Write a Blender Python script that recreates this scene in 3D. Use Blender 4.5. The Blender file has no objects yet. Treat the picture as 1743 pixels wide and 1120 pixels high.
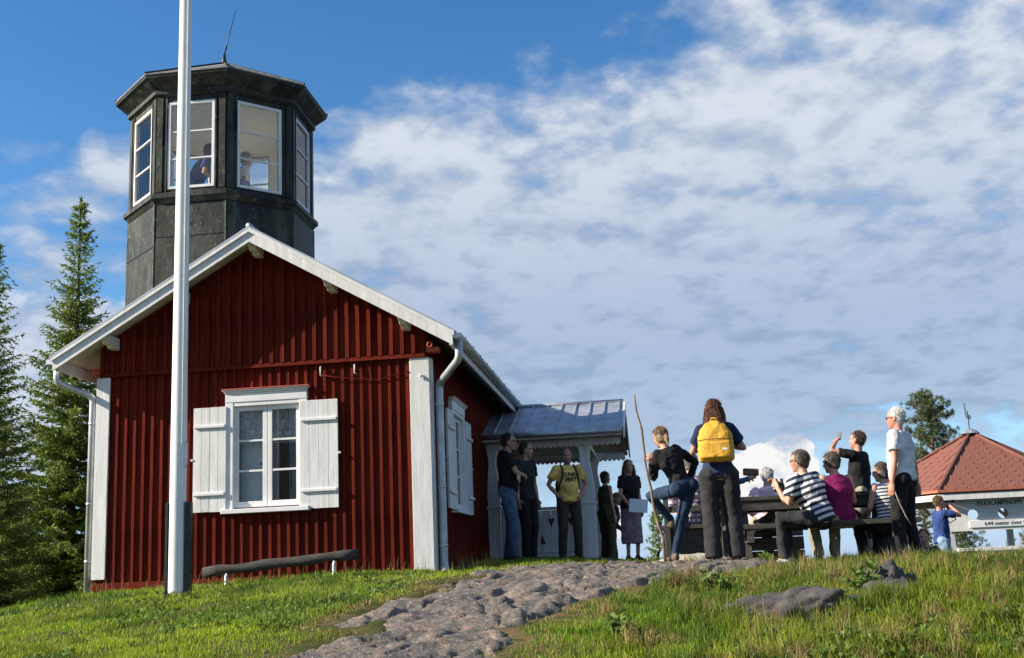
import bpy, bmesh, math, random
import numpy as np
from mathutils import Vector, Matrix, noise
R = math.radians
random.seed(7); rng = np.random.default_rng(11)
scene = bpy.context.scene
col = scene.collection

# ------------------------------------------------------------------ camera
F_PX, PITCH, ROLL = 1973.7, .2051, .0435
cam_d = bpy.data.cameras.new('camera'); cam = bpy.data.objects.new('camera', cam_d); col.objects.link(cam)
cam_d.sensor_width = 36; cam_d.lens = 36 * F_PX / 1743; cam_d.clip_end = 12000; cam_d.clip_start = .1
r0 = Vector((1, 0, 0)); fw = Vector((0, math.cos(PITCH), math.sin(PITCH))); u0 = Vector((0, -math.sin(PITCH), math.cos(PITCH)))
rr = math.cos(ROLL) * r0 - math.sin(ROLL) * u0; uu = math.sin(ROLL) * r0 + math.cos(ROLL) * u0
cam.matrix_world = Matrix((rr, uu, -fw)).transposed().to_4x4()
scene.camera = cam

# ------------------------------------------------------------------ sun, sky, exposure
SUN_TRAVEL = Vector((1.676, .311, -.86)).normalized()
TO_SUN = -SUN_TRAVEL
SUN_EL = math.asin(TO_SUN.z); SUN_AZ = math.atan2(TO_SUN.x, TO_SUN.y)
sd = bpy.data.lights.new('sun', 'SUN'); sd.energy = 5.0; sd.angle = R(.55); sd.color = (1, .9, .74)
so = bpy.data.objects.new('sun', sd); col.objects.link(so); so.location = (-30, -5, 30)
so.rotation_euler = TO_SUN.to_track_quat('Z', 'Y').to_euler()
scene.view_settings.view_transform = 'Standard'; scene.view_settings.look = 'None'
scene.view_settings.exposure = 1.0; scene.view_settings.gamma = 1; scene.view_settings.use_curve_mapping = False

def pix_dir(px, py):
    return (fw + (px - 871.5) / F_PX * rr + (560 - py) / F_PX * uu).normalized()

class NT:
    """tiny node-graph helper"""
    def __init__(s, tree): s.t = tree; s.n = tree.nodes; s.l = tree.links
    def new(s, typ, **kw):
        n = s.n.new(typ)
        for k, v in kw.items(): setattr(n, k, v)
        return n
    def link(s, a, b): s.l.new(a, b)
    def val(s, sock, v):
        if hasattr(v, 'is_output') or isinstance(v, bpy.types.NodeSocket): s.link(v, sock)
        else: sock.default_value = v
    def math(s, op, a, b=0, c=0, clamp=False):
        n = s.new('ShaderNodeMath', operation=op); n.use_clamp = clamp
        s.val(n.inputs[0], a); s.val(n.inputs[1], b); s.val(n.inputs[2], c)
        return n.outputs[0]
    def vmath(s, op, a, b=(0, 0, 0), out=0):
        n = s.new('ShaderNodeVectorMath', operation=op); s.val(n.inputs[0], a); s.val(n.inputs[1], b)
        return n.outputs[out]
    def noise(s, vec, scale, detail=4, rough=.55, dist=0):
        n = s.new('ShaderNodeTexNoise'); s.link(vec, n.inputs['Vector'])
        n.inputs['Scale'].default_value = scale; n.inputs['Detail'].default_value = detail
        n.inputs['Roughness'].default_value = rough; n.inputs['Distortion'].default_value = dist
        return n.outputs['Fac']
    def smooth(s, v, a, b):
        n = s.new('ShaderNodeMapRange', interpolation_type='SMOOTHSTEP'); s.val(n.inputs[0], v)
        n.inputs[1].default_value = a; n.inputs[2].default_value = b
        return n.outputs[0]
    def mix(s, fac, a, b):
        n = s.new('ShaderNodeMix', data_type='RGBA'); s.val(n.inputs[0], fac)
        s.val(n.inputs[6], a if not isinstance(a, tuple) else (*a[:3], 1)); s.val(n.inputs[7], b if not isinstance(b, tuple) else (*b[:3], 1))
        return n.outputs[2]
    def mapping(s, vec, scale=(1, 1, 1), rot=(0, 0, 0), loc=(0, 0, 0)):
        n = s.new('ShaderNodeMapping'); s.link(vec, n.inputs[0])
        n.inputs['Scale'].default_value = scale; n.inputs['Rotation'].default_value = rot; n.inputs['Location'].default_value = loc
        return n.outputs[0]

def make_world():
    w = bpy.data.worlds.new('World'); scene.world = w; w.use_nodes = True
    g = NT(w.node_tree); w.node_tree.nodes.clear()
    out = g.new('ShaderNodeOutputWorld'); bg = g.new('ShaderNodeBackground'); g.link(bg.outputs[0], out.inputs[0])
    bg.inputs[1].default_value = .068
    sky = g.new('ShaderNodeTexSky', sky_type='NISHITA'); sky.sun_disc = False
    sky.sun_elevation = SUN_EL; sky.sun_rotation = SUN_AZ; sky.air_density = 1.0; sky.dust_density = .2; sky.ozone_density = 3.0; sky.altitude = 640
    tc = g.new('ShaderNodeTexCoord'); d = g.vmath('NORMALIZE', tc.outputs['Generated'])
    sp = g.new('ShaderNodeSeparateXYZ'); g.link(d, sp.inputs[0])
    # the cloud deck: a flat layer overhead, seen in perspective
    zc = g.math('ADD', g.math('MAXIMUM', sp.outputs[2], 0), .24)
    cb = g.new('ShaderNodeCombineXYZ'); g.link(g.math('DIVIDE', sp.outputs[0], zc), cb.inputs[0]); g.link(g.math('DIVIDE', sp.outputs[1], zc), cb.inputs[1])
    pl = cb.outputs[0]
    big = g.noise(g.mapping(pl, (1, .8, 1), loc=(3.1, 1.7, 0)), 1.6, 2, .5)
    # slanting bands, torn into puffs
    band = g.noise(g.mapping(pl, (1.0, 1.15, 1), rot=(0, 0, R(-14)), loc=(.4, 2, 0)), 3.0, 7, .55, .12)
    puff = g.noise(g.mapping(pl, (1.1, 1, 1), rot=(0, 0, R(-14)), loc=(7, 4, 0)), 10.0, 6, .55, .1)
    # where the deck lies in this sky: soft lobes given as directions
    def lobe(px, py, deg):
        c = pix_dir(px, py); dd = g.vmath('DOT_PRODUCT', d, tuple(c), out=1)
        return g.smooth(dd, math.cos(R(deg)), math.cos(R(deg * .3)))
    def msum(l):
        a = l[0]
        for b in l[1:]: a = g.math('ADD', a, b)
        return a
    pos = msum([lobe(1250, 300, 12), lobe(800, 330, 8.5), lobe(950, 540, 11), lobe(1480, 230, 9), lobe(1400, 520, 8.5), lobe(1700, 250, 8),
                lobe(640, 470, 9), lobe(560, 330, 6), lobe(720, 250, 5), lobe(980, 200, 6), lobe(800, 640, 8), lobe(500, 620, 9), lobe(1570, 100, 6), lobe(1720, 520, 6), lobe(90, 680, 5), lobe(225, 250, 2.6), lobe(-250, 700, 8), lobe(2200, 400, 12), lobe(1150, 650, 6)])
    thin = g.math('MULTIPLY', msum([lobe(40, 205, 2.2), lobe(200, 250, 2.6), lobe(270, 240, 3.2), lobe(655, 95, 2.6), lobe(655, 95, 1.6), lobe(100, 340, 4.5), lobe(1200, 40, 3.5), lobe(1500, 660, 6), lobe(1250, 745, 4)]), .5)
    neg = msum([lobe(760, 0, 8), lobe(350, 60, 10), lobe(1080, 0, 6), lobe(1500, 780, 5), lobe(60, 60, 8)])
    ahead = g.smooth(sp.outputs[1], .75, .9)      # outside this view the deck just goes on, half open
    cov = g.math('SUBTRACT', g.math('MINIMUM', g.math('ADD', pos, thin), 1.0), g.math('MULTIPLY', neg, .6))
    cov = g.math('ADD', g.math('MULTIPLY', cov, ahead), g.math('MULTIPLY', g.math('SUBTRACT', 1.0, ahead), .42))
    low = g.smooth(sp.outputs[2], .40, .16)
    n = g.math('ADD', g.math('MULTIPLY', band, 1.0), g.math('ADD', g.math('MULTIPLY', puff, .85), g.math('MULTIPLY', big, .25)))
    dens = g.math('ADD', g.math('SUBTRACT', n, 1.05), g.math('ADD', g.math('MULTIPLY', g.math('SUBTRACT', cov, .62), .42), g.math('MULTIPLY', low, .20)))
    mask = g.math('MULTIPLY', g.math('MULTIPLY', g.smooth(dens, -.20, .20), .90), g.smooth(sp.outputs[2], .01, .12))
    # heaped cumulus low over the horizon
    cvec = g.noise(g.mapping(d, (1, 1, 1.7)), 26, 6, .6, .3)
    cl = g.math('MINIMUM', msum([lobe(1335, 790, 2.0), lobe(1350, 760, 1.1), lobe(1280, 830, 2.4), lobe(1190, 900, 2.4), lobe(1035, 875, 1.8)]), 1)
    cum = g.smooth(g.math('ADD', g.math('MULTIPLY', cvec, 1.5), g.math('MULTIPLY', cl, .55)), 1.02, 1.18); cum = g.math('MULTIPLY', cum, g.smooth(cl, .0, .2))
    ll = g.math('MINIMUM', msum([lobe(60, 640, 5), lobe(230, 640, 5), lobe(-120, 660, 6), lobe(150, 800, 6)]), 1)
    bank = g.math('MULTIPLY', g.smooth(g.math('ADD', g.math('MULTIPLY', cvec, .8), g.math('MULTIPLY', ll, .6)), .62, .86), .8); bank = g.math('MULTIPLY', bank, g.math('MULTIPLY', g.smooth(ll, 0, .4), g.smooth(sp.outputs[2], .02, .14)))
    # thin bright cloud, thick cloud greyer underneath
    thick = g.smooth(g.math('ADD', g.math('MULTIPLY', dens, .8), g.math('MULTIPLY', g.math('SUBTRACT', puff, .5), 1.2)), -.10, .38)
    c_lit = g.mix(low, (5.7, 6.0, 6.5), (3.2, 3.9, 5.1))
    c_shd = g.mix(low, (3.9, 4.4, 5.2), (2.3, 3.0, 4.2))
    cc = g.mix(thick, c_shd, c_lit)
    cumc = g.mix(g.smooth(cvec, .38, .60), (3.7, 4.3, 5.3), (7.0, 7.0, 6.9))
    hs = g.new('ShaderNodeHueSaturation'); g.link(sky.outputs[0], hs.inputs['Color']); hs.inputs['Saturation'].default_value = 1.24; hs.inputs['Value'].default_value = 1.32
    blue = g.mix(g.math('MULTIPLY', g.smooth(sp.outputs[2], .17, -.02), .85), hs.outputs[0], (2.6, 4.1, 6.7))
    final = g.mix(cum, g.mix(bank, g.mix(mask, blue, cc), g.mix(g.smooth(cvec, .3, .65), (3.0, 3.7, 5.0), (5.4, 5.8, 6.5))), cumc)
    g.link(final, bg.inputs[0])
make_world()

# ------------------------------------------------------------------ materials
MATS = {}
def mat(name, c, rough=.7, var=.15, scale=8, bump=0, bscale=60, metal=0, spec=.5, c2=None, stretch=(1, 1, 1), sss=0, coord='Object'):
    """plain procedural surface: two tones mixed by noise, fine bump"""
    if name in MATS: return MATS[name]
    m = bpy.data.materials.new(name); m.use_nodes = True; g = NT(m.node_tree)
    b = g.n['Principled BSDF']; b.inputs['Roughness'].default_value = rough; b.inputs['Metallic'].default_value = metal
    b.inputs['Specular IOR Level'].default_value = spec
    tc = g.new('ShaderNodeTexCoord'); v = g.mapping(tc.outputs[coord], stretch)
    if c2 is None: c2 = tuple(max(0, x * (1 - 2 * var)) for x in c); c1 = tuple(min(1, x * (1 + var)) for x in c)
    else: c1 = c
    f = g.smooth(g.noise(v, scale, 6, .6), .32, .68)
    g.link(g.mix(f, c2, c1), b.inputs['Base Color'])
    if bump:
        bp = g.new('ShaderNodeBump'); bp.inputs['Strength'].default_value = bump; bp.inputs['Distance'].default_value = .01
        g.link(g.noise(v, bscale, 5, .6), bp.inputs['Height']); g.link(bp.outputs[0], b.inputs['Normal'])
    if sss: b.inputs['Subsurface Weight'].default_value = sss; b.inputs['Subsurface Radius'].default_value = (.02, .008, .004); b.inputs['Subsurface Scale'].default_value = .5
    MATS[name] = m; return m

mat('red_paint', (.165, .019, .008), .85, scale=5, bump=.6, bscale=30, spec=.12, c2=(.085, .009, .004), stretch=(6, 6, .5))
mat('red_trim', (.55, .10, .05), .6, .1)
mat('white_wood', (.71, .71, .70), .55, scale=3, bump=.25, bscale=22, c2=(.58, .58, .56), stretch=(5, 5, .6))
mat('white_frame', (.72, .72, .72), .45, .05, scale=3)
mat('pole_white', (.82, .82, .80), .32, .04, scale=1.5)
mat('zinc', (.42, .46, .50), .42, .12, scale=6, metal=.6)
mat('roof_metal', (.40, .43, .48), .48, .12, scale=3, metal=.45)
mat('roof_felt', (.16, .165, .17), .7, .15, scale=4)
mat('white_inside', (.90, .86, .78), .8, .03)
mat('gutter_grey', (.55, .58, .60), .45, .1, scale=5, metal=.5)
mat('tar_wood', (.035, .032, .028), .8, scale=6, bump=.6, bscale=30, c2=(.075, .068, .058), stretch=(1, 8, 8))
mat('old_log', (.075, .07, .062), .9, scale=6, bump=1, bscale=18, c2=(.028, .026, .024), stretch=(1, 9, 9))
mat('grey_plank', (.36, .32, .26), .85, scale=5, bump=.5, bscale=25, c2=(.23, .20, .165), stretch=(.6, 8, 8))
mat('dark_steel', (.02, .021, .023), .5, .2)
mat('cream', (.80, .75, .66), .8, .05)
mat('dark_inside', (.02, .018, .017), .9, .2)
mat('door_white', (.80, .80, .76), .6, .06)
mat('stone_base', (.20, .18, .16), .95, scale=4, bump=.8, bscale=12, c2=(.09, .08, .07))
mat('soffit', (.66, .65, .60), .7, scale=4, c2=(.45, .42, .34), stretch=(1, 1, 1))
mat('bark', (.12, .085, .06), .95, scale=12, bump=.8, bscale=30, c2=(.05, .037, .028), stretch=(1, 1, .3))
mat('pine_bark', (.24, .12, .065), .95, scale=10, bump=.6, bscale=30, c2=(.09, .06, .045), stretch=(1, 1, .4))
mat('stick_bark', (.30, .22, .15), .9, scale=20, c2=(.12, .085, .06), stretch=(1, 1, .4))
mat('sign_white', (.66, .66, .62), .6, .05, scale=4)
mat('sign_black', (.02, .02, .025), .6, .1)
mat('paper', (.8, .8, .82), .6, .02)
mat('shingle', (.215, .082, .055), .9, scale=30, bump=.6, bscale=160, c2=(.155, .052, .040))
mat('shingle_trim', (.40, .13, .08), .7, .1)
mat('concrete', (.42, .42, .40), .9, scale=5, bump=.3, bscale=40, c2=(.32, .32, .30))

def weather(name, fleck, amount, rnd):
    m = MATS[name]; g = NT(m.node_tree); b = g.n['Principled BSDF']; src = b.inputs['Base Color'].links[0].from_socket
    v = g.new('ShaderNodeTexCoord').outputs['Object']; oi = g.new('ShaderNodeObjectInfo'); vr = g.vmath('ADD', v, g.vmath('MULTIPLY', oi.outputs['Location'], (3, 3, 3)))
    hs = g.new('ShaderNodeHueSaturation'); g.link(src, hs.inputs['Color']); g.link(g.math('ADD', g.math('MULTIPLY', oi.outputs['Random'], rnd), 1 - rnd / 2), hs.inputs['Value'])
    f = g.math('MULTIPLY', g.smooth(g.noise(g.mapping(vr, (26, 26, 2.2)), 1.6, 6, .7), .62, .68), g.smooth(g.noise(vr, 2.2, 3, .5), .48, .62))
    g.link(g.mix(g.math('MULTIPLY', f, amount), hs.outputs[0], fleck), b.inputs['Base Color'])
weather('white_wood', (.22, .20, .17), .85, .10); weather('red_paint', (.045, .022, .018), .9, .45); weather('white_frame', (.35, .33, .30), .4, .06)
def copper():
    m = bpy.data.materials.new('old_copper'); m.use_nodes = True; g = NT(m.node_tree); b = g.n['Principled BSDF']
    tc = g.new('ShaderNodeTexCoord'); v = tc.outputs['Object']; oi = g.new('ShaderNodeObjectInfo')
    vr = g.vmath('ADD', v, oi.outputs['Location'])
    n1 = g.smooth(g.noise(vr, 1.6, 6, .65), .38, .66); n2 = g.smooth(g.noise(g.mapping(vr, (1, 1, .35)), 5, 6, .65), .42, .7)
    c = g.mix(n1, (.009, .016, .014), (.036, .030, .018)); c = g.mix(n2, c, (.062, .080, .066))
    c = g.mix(g.math('MULTIPLY', oi.outputs['Random'], .5), c, (.040, .038, .028)); c = g.mix(g.smooth(g.noise(g.mapping(vr, (1, 1, .5)), 3.1, 7, .7), .50, .62), c, (.010, .012, .012)); c = g.mix(g.smooth(g.noise(vr, 14, 5, .7), .60, .70), c, (.15, .15, .125))
    g.link(c, b.inputs['Base Color']); b.inputs['Metallic'].default_value = .15; b.inputs['Roughness'].default_value = .55; b.inputs['Specular IOR Level'].default_value = .25
    bp = g.new('ShaderNodeBump'); bp.inputs['Strength'].default_value = .5; bp.inputs['Distance'].default_value = .02
    g.link(g.noise(vr, 7, 5, .6), bp.inputs['Height']); g.link(bp.outputs[0], b.inputs['Normal'])
    MATS['copper'] = m
copper()

def glass():
    m = bpy.data.materials.new('window_glass'); m.use_nodes = True; g = NT(m.node_tree); g.n.clear()
    o = g.new('ShaderNodeOutputMaterial'); t = g.new('ShaderNodeBsdfTransparent'); gl = g.new('ShaderNodeBsdfGlossy'); gl.inputs['Roughness'].default_value = .03
    fr = g.new('ShaderNodeFresnel'); fr.inputs[0].default_value = 1.5; mx = g.new('ShaderNodeMixShader')
    t.inputs[0].default_value = (.93, .95, .95, 1)
    g.link(fr.outputs[0], mx.inputs[0]); g.link(t.outputs[0], mx.inputs[1]); g.link(gl.outputs[0], mx.inputs[2]); g.link(mx.outputs[0], o.inputs[0])
    MATS['glass'] = m
glass()
def lace():
    m = bpy.data.materials.new('lace'); m.use_nodes = True; g = NT(m.node_tree); b = g.n['Principled BSDF']
    b.inputs['Base Color'].default_value = (.75, .74, .70, 1); b.inputs['Roughness'].default_value = .9
    tc = g.new('ShaderNodeTexCoord'); v = g.new('ShaderNodeTexVoronoi'); g.link(tc.outputs['Object'], v.inputs['Vector']); v.inputs['Scale'].default_value = 11
    v2 = g.new('ShaderNodeTexVoronoi'); v2.feature = 'DISTANCE_TO_EDGE'; g.link(tc.outputs['Object'], v2.inputs['Vector']); v2.inputs['Scale'].default_value = 24
    a = g.math('MAXIMUM', g.smooth(v.outputs['Distance'], .5, .25), g.smooth(v2.outputs[0], .10, .03))
    g.link(g.math('ADD', g.math('MULTIPLY', a, .5), .48), b.inputs['Alpha'])
    MATS['lace'] = m
lace()

# ------------------------------------------------------------------ mesh helper
class MB:
    def __init__(s): s.v = []; s.f = []
    def add(s, vs, fs):
        o = len(s.v); s.v += [tuple(x) for x in vs]; s.f += [tuple(i + o for i in f) for f in fs]; return s
    def box(s, x0, x1, y0, y1, z0, z1):
        return s.add([(x0, y0, z0), (x1, y0, z0), (x1, y1, z0), (x0, y1, z0), (x0, y0, z1), (x1, y0, z1), (x1, y1, z1), (x0, y1, z1)],
                     [(0, 3, 2, 1), (4, 5, 6, 7), (0, 1, 5, 4), (1, 2, 6, 5), (2, 3, 7, 6), (3, 0, 4, 7)])
    def bar(s, a, b, w, h, up=(0, 0, 1)):
        a = Vector(a); b = Vector(b); d = (b - a).normalized(); up = Vector(up)
        if abs(d.dot(up)) > .99: up = Vector((0, 1, 0))
        sx = d.cross(up).normalized() * w / 2; sz = sx.cross(d).normalized() * h / 2
        vs = [p + q for p in (a, b) for q in (-sx - sz, sx - sz, sx + sz, -sx + sz)]
        return s.add(vs, [(0, 1, 2, 3), (7, 6, 5, 4), (0, 4, 5, 1), (1, 5, 6, 2), (2, 6, 7, 3), (3, 7, 4, 0)])
    def rings(s, rs, caps=True):
        n = len(rs[0]); o = len(s.v)
        for r_ in rs: s.v += [tuple(x) for x in r_]
        for i in range(len(rs) - 1):
            for j in range(n):
                k = (j + 1) % n; s.f.append((o + i * n + j, o + i * n + k, o + (i + 1) * n + k, o + (i + 1) * n + j))
        if caps: s.f.append(tuple(o + j for j in reversed(range(n)))); s.f.append(tuple(o + (len(rs) - 1) * n + j for j in range(n)))
        return s
    def tube(s, pts, rad, n=10, caps=True):
        pts = [Vector(p) for p in pts]; rad = rad if hasattr(rad, '__len__') else [rad] * len(pts)
        ref = None; rs = []
        for i, p in enumerate(pts):
            d = (pts[min(i + 1, len(pts) - 1)] - pts[max(i - 1, 0)]).normalized()
            if ref is None: ref = d.orthogonal().normalized()
            ref = (ref - d * ref.dot(d)).normalized(); b = d.cross(ref)
            rs.append([p + (ref * math.cos(2 * math.pi * k / n) + b * math.sin(2 * math.pi * k / n)) * rad[i] for k in range(n)])
        return s.rings(rs, caps)
    def loft(s, secs, n=16):
        """secs: (centre, right, forward, rx, ry)"""
        rs = []
        for c, r_, f_, rx, ry in secs:
            rs.append([c + r_ * (rx * math.cos(2 * math.pi * k / n)) + f_ * (ry * math.sin(2 * math.pi * k / n)) for k in range(n)])
        return s.rings(rs)
    def ell(s, c, r_, ax=None, nu=12, nv=8):
        c = Vector(c); ax = ax or (Vector((1, 0, 0)), Vector((0, 1, 0)), Vector((0, 0, 1)))
        rs = []
        for i in range(nv + 1):
            t = math.pi * (i + .02 if i == 0 else i - .02 if i == nv else i) / nv
            rs.append([c + ax[0] * (r_[0] * math.sin(t) * math.cos(2 * math.pi * k / nu)) + ax[1] * (r_[1] * math.sin(t) * math.sin(2 * math.pi * k / nu)) - ax[2] * (r_[2] * math.cos(t)) for k in range(nu)])
        return s.rings(rs)
    def prism(s, poly, fn, t0, t1):
        """poly 2-D outline (ccw) extruded: fn(u, v, t) -> point"""
        n = len(poly); vs = [fn(u, v, t0) for u, v in poly] + [fn(u, v, t1) for u, v in poly]
        return s.add(vs, [tuple(reversed(range(n))), tuple(range(n, 2 * n))] + [(i, (i + 1) % n, n + (i + 1) % n, n + i) for i in range(n)])
    def mesh(s, name):
        me = bpy.data.meshes.new(name); me.from_pydata(s.v, [], s.f); me.update()
        if any(len(f) > 4 for f in s.f):
            bm = bmesh.new(); bm.from_mesh(me); bmesh.ops.triangulate(bm, faces=[f for f in bm.faces if len(f.verts) > 4]); bmesh.ops.recalc_face_normals(bm, faces=bm.faces); bm.to_mesh(me); bm.free()
        else:
            bm = bmesh.new(); bm.from_mesh(me); bmesh.ops.recalc_face_normals(bm, faces=bm.faces); bm.to_mesh(me); bm.free()
        return me
    def build(s, name, m, parent=None, smooth=False, bevel=0):
        o = bpy.data.objects.new(name, s.mesh(name)); col.objects.link(o); o.data.materials.append(MATS[m] if isinstance(m, str) else m)
        if parent: o.parent = parent
        if smooth: o.data.polygons.foreach_set('use_smooth', [True] * len(o.data.polygons))
        if bevel:
            b = o.modifiers.new('bevel', 'BEVEL'); b.width = bevel; b.segments = 1; b.limit_method = 'ANGLE'
        return o
def share(src, parent, loc=(0, 0, 0), rot=(0, 0, 0), scale=(1, 1, 1)):
    o = src.copy(); col.objects.link(o); o.parent = parent; o.location = loc; o.rotation_euler = rot; o.scale = scale; return o
def thing(name, label, cat, loc=(0, 0, 0), rz=0, group=None):
    o = bpy.data.objects.new(name, None); col.objects.link(o); o.location = loc; o.rotation_euler = (0, 0, rz); o.empty_display_size = .2
    return tag(o, label, cat, group)
def tag(o, label=None, cat=None, group=None, kind=None):
    if label: o['label'] = label
    if cat: o['category'] = cat
    if group: o['group'] = group
    if kind: o['kind'] = kind
    return o
def text(body, size, m, parent, mat4, name='lettering', depth=.002, bold=0):
    cu = bpy.data.curves.new(name, 'FONT'); cu.body = body; cu.size = size; cu.extrude = depth; cu.align_x = 'CENTER'; cu.align_y = 'CENTER'; cu.offset = bold
    t = bpy.data.objects.new(name, cu); col.objects.link(t); bpy.context.view_layer.update()
    me = bpy.data.meshes.new_from_object(t.evaluated_get(bpy.context.evaluated_depsgraph_get()))
    bpy.data.objects.remove(t); o = bpy.data.objects.new(name, me); col.objects.link(o); me.materials.clear(); me.materials.append(MATS[m])
    o.parent = parent; o.matrix_local = mat4; return o

# ------------------------------------------------------------------ terrain
CP = np.array([
 (-6.5,13.5,-.30),(-5.8,12.5,-.29),(-5.2,14.4,-.08),(-3.7,12.5,-.11),(-3.2,13.2,-.07),(-2.2,13.2,.02),(-1.07,13.9,.0),(-1,13,-.01),(0,15,.09),(-.2,17.2,.12),(.75,18.7,.14),(1.4,20.3,.12),(1.7,18.8,.08),
 (1.57,12.6,.0),(2.05,12,-.02),(2.1,14,.0),(3,12.6,-.10),(3.5,13.3,-.08),(4,13.3,-.08),(4.1,14.2,-.08),(4.4,15,-.15),(5,12,-.17),(.2,12.4,.01),(.9,12.6,.02),
 (3.0,9.8,-.16),(4.0,9.2,-.15),(5.2,9.4,-.15),(2.4,10.4,-.14),(6.5,10,-.16),(8,11,-.3),(3.2,11.2,-.15),(2.7,8.5,-.34),(3.6,8.1,-.31),(2.65,7.4,-.47),(3.2,6.5,-.60),(2.0,8.0,-.40),(4.5,7.5,-.3),
 (0,0,-1.6),(3,0,-1.65),(-3,0,-1.65),(0,4,-1.02),(3,4,-1.0),(-3,4,-1.05),(6,4,-.9),(-6,4,-1.3),(-3.4,7.8,-.5),(-1.4,7.4,-.48),(0,7,-.51),(.4,9.2,-.25),(1,9.7,-.17),(-1.27,8.8,-.30),(-.95,10,-.16),(-.5,11.6,-.03),
 (-3.3,10.3,-.24),(-4.2,11.6,-.22),(-2.2,11.5,-.10),(-5,9,-.52),(-7,10,-.75),(-7.5,12.5,-.6),(1.9,10.8,-.09),
 (-8,15,-.75),(-9,18,-1.2),(-10,26,-1.9),(-5.6,18,-.3),(-5.4,22,-.7),(-3,25,-1.2),(0,23,.0),(.6,21.5,.12),(1.7,21.6,-.36),(2.3,21.6,-.5),(2.0,17.5,-.1),(2.5,19,-.25),(3,17,-.2),(3.4,15.2,-.1),
 (6.35,18.5,-.52),(7.43,20.9,-.75),(8,22,-.9),(9.3,24,-1.0),(11,26,-1.4),(5.5,16,-.3),(9,16,-.6),(12,12,-.7),(3,25,-1.4),(-12,12,-1.2),(10,7,-.8),(-12,5,-1.8),(12,3,-1.4)])
def _phi(r_): return np.sqrt(r_ * r_ + .16)
_D = np.sqrt(((CP[:, None, :2] - CP[None, :, :2]) ** 2).sum(-1))
_A = _phi(_D) - .012 * np.eye(len(CP)); _n = len(CP)
_M = np.zeros((_n + 1, _n + 1)); _M[:_n, :_n] = _A; _M[:_n, _n] = 1; _M[_n, :_n] = 1
_W = np.linalg.solve(_M, np.append(CP[:, 2], 0))
def vnoise(x, y, s, seed=0):
    x = np.asarray(x, float) * s + seed * 17.3; y = np.asarray(y, float) * s + seed * 9.1
    xi = np.floor(x).astype(int); yi = np.floor(y).astype(int); fx = x - xi; fy = y - yi
    fx = fx * fx * (3 - 2 * fx); fy = fy * fy * (3 - 2 * fy)
    def h(a, b):
        t = np.sin(a * 127.1 + b * 311.7 + seed * 74.7) * 43758.5453; return t - np.floor(t)
    return (h(xi, yi) * (1 - fx) + h(xi + 1, yi) * fx) * (1 - fy) + (h(xi, yi + 1) * (1 - fx) + h(xi + 1, yi + 1) * fx) * fy
def terrain(x, y, detail=True):
    x = np.asarray(x, float); y = np.asarray(y, float); sh = x.shape; xf = x.ravel(); yf = y.ravel(); z = np.full(len(xf), _W[_n])
    cx = np.clip(xf, -13, 13); cy = np.clip(yf, -2, 27)
    for i in range(_n): z += _W[i] * _phi(np.hypot(cx - CP[i, 0], cy - CP[i, 1]))
    out = np.hypot(xf - cx, yf - cy); z = z - np.where(out > 0, .22 * out * (1 - np.clip(out / 900, 0, .9) * .75), 0) * np.clip(1.2 - out / 1200, .05, 1)
    z = np.maximum(z, -95 + 8 * vnoise(xf, yf, .004, 5))
    z = z + ((vnoise(xf, yf, 1.25, 7) - .5) * .20 + (vnoise(xf, yf, 2.9, 9) - .5) * .08) * np.clip((xf - 1.0) / .8, 0, 1) * np.clip((10.6 - yf) / 1.5, 0, 1) * np.clip((yf - 4) / 2, 0, 1)
    if detail: z = z + (vnoise(xf, yf, 1.6, 1) - .5) * .05 + (vnoise(xf, yf, 4.5, 2) - .5) * .025
    return z.reshape(sh)
def tz(x, y): return float(terrain(np.array([x]), np.array([y]))[0])

# ---- bare rock running up the slope
ROCK = np.array([(-1.75,6.7),(-1.45,7.4),(-1.35,8.2),(-1.2,8.9),(-1.0,9.8),(-.75,10.9),(-.45,11.8),(-.1,12.5),(.6,12.9),(1.5,12.95),(2.3,12.7),(2.75,12.3),(2.7,11.6),(2.1,10.95),(1.35,10.2),(.75,9.5),(.35,8.9),(.0,8.3),(-.05,7.6),(-.2,7.0),(-.4,6.5),(-1.2,6.4)])
def poly_sdf(px, py, P):
    d = np.full(px.shape, 1e9); inside = np.zeros(px.shape, bool); n = len(P)
    for i in range(n):
        a = P[i]; b = P[(i + 1) % n]; e = b - a; wx = px - a[0]; wy = py - a[1]
        t = np.clip((wx * e[0] + wy * e[1]) / (e @ e), 0, 1); d = np.minimum(d, np.hypot(wx - e[0] * t, wy - e[1] * t))
        c = ((a[1] > py) != (b[1] > py)) & (px < (b[0] - a[0]) * (py - a[1]) / (b[1] - a[1] + 1e-12) + a[0]); inside ^= c
    return np.where(inside, d, -d)
def rock_in(x, y): return poly_sdf(x, y, ROCK) + (vnoise(x, y, 2.2, 3) - .5) * .55 + (vnoise(x, y, 7, 4) - .5) * .2
def axis(lo, hi, step, far, n):
    mid = np.arange(lo, hi, step); g_ = np.geomspace(step, far, n)
    return np.concatenate([(lo - np.cumsum(g_ / g_.sum() * far))[::-1], mid, hi + np.cumsum(g_ / g_.sum() * far)])
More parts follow.
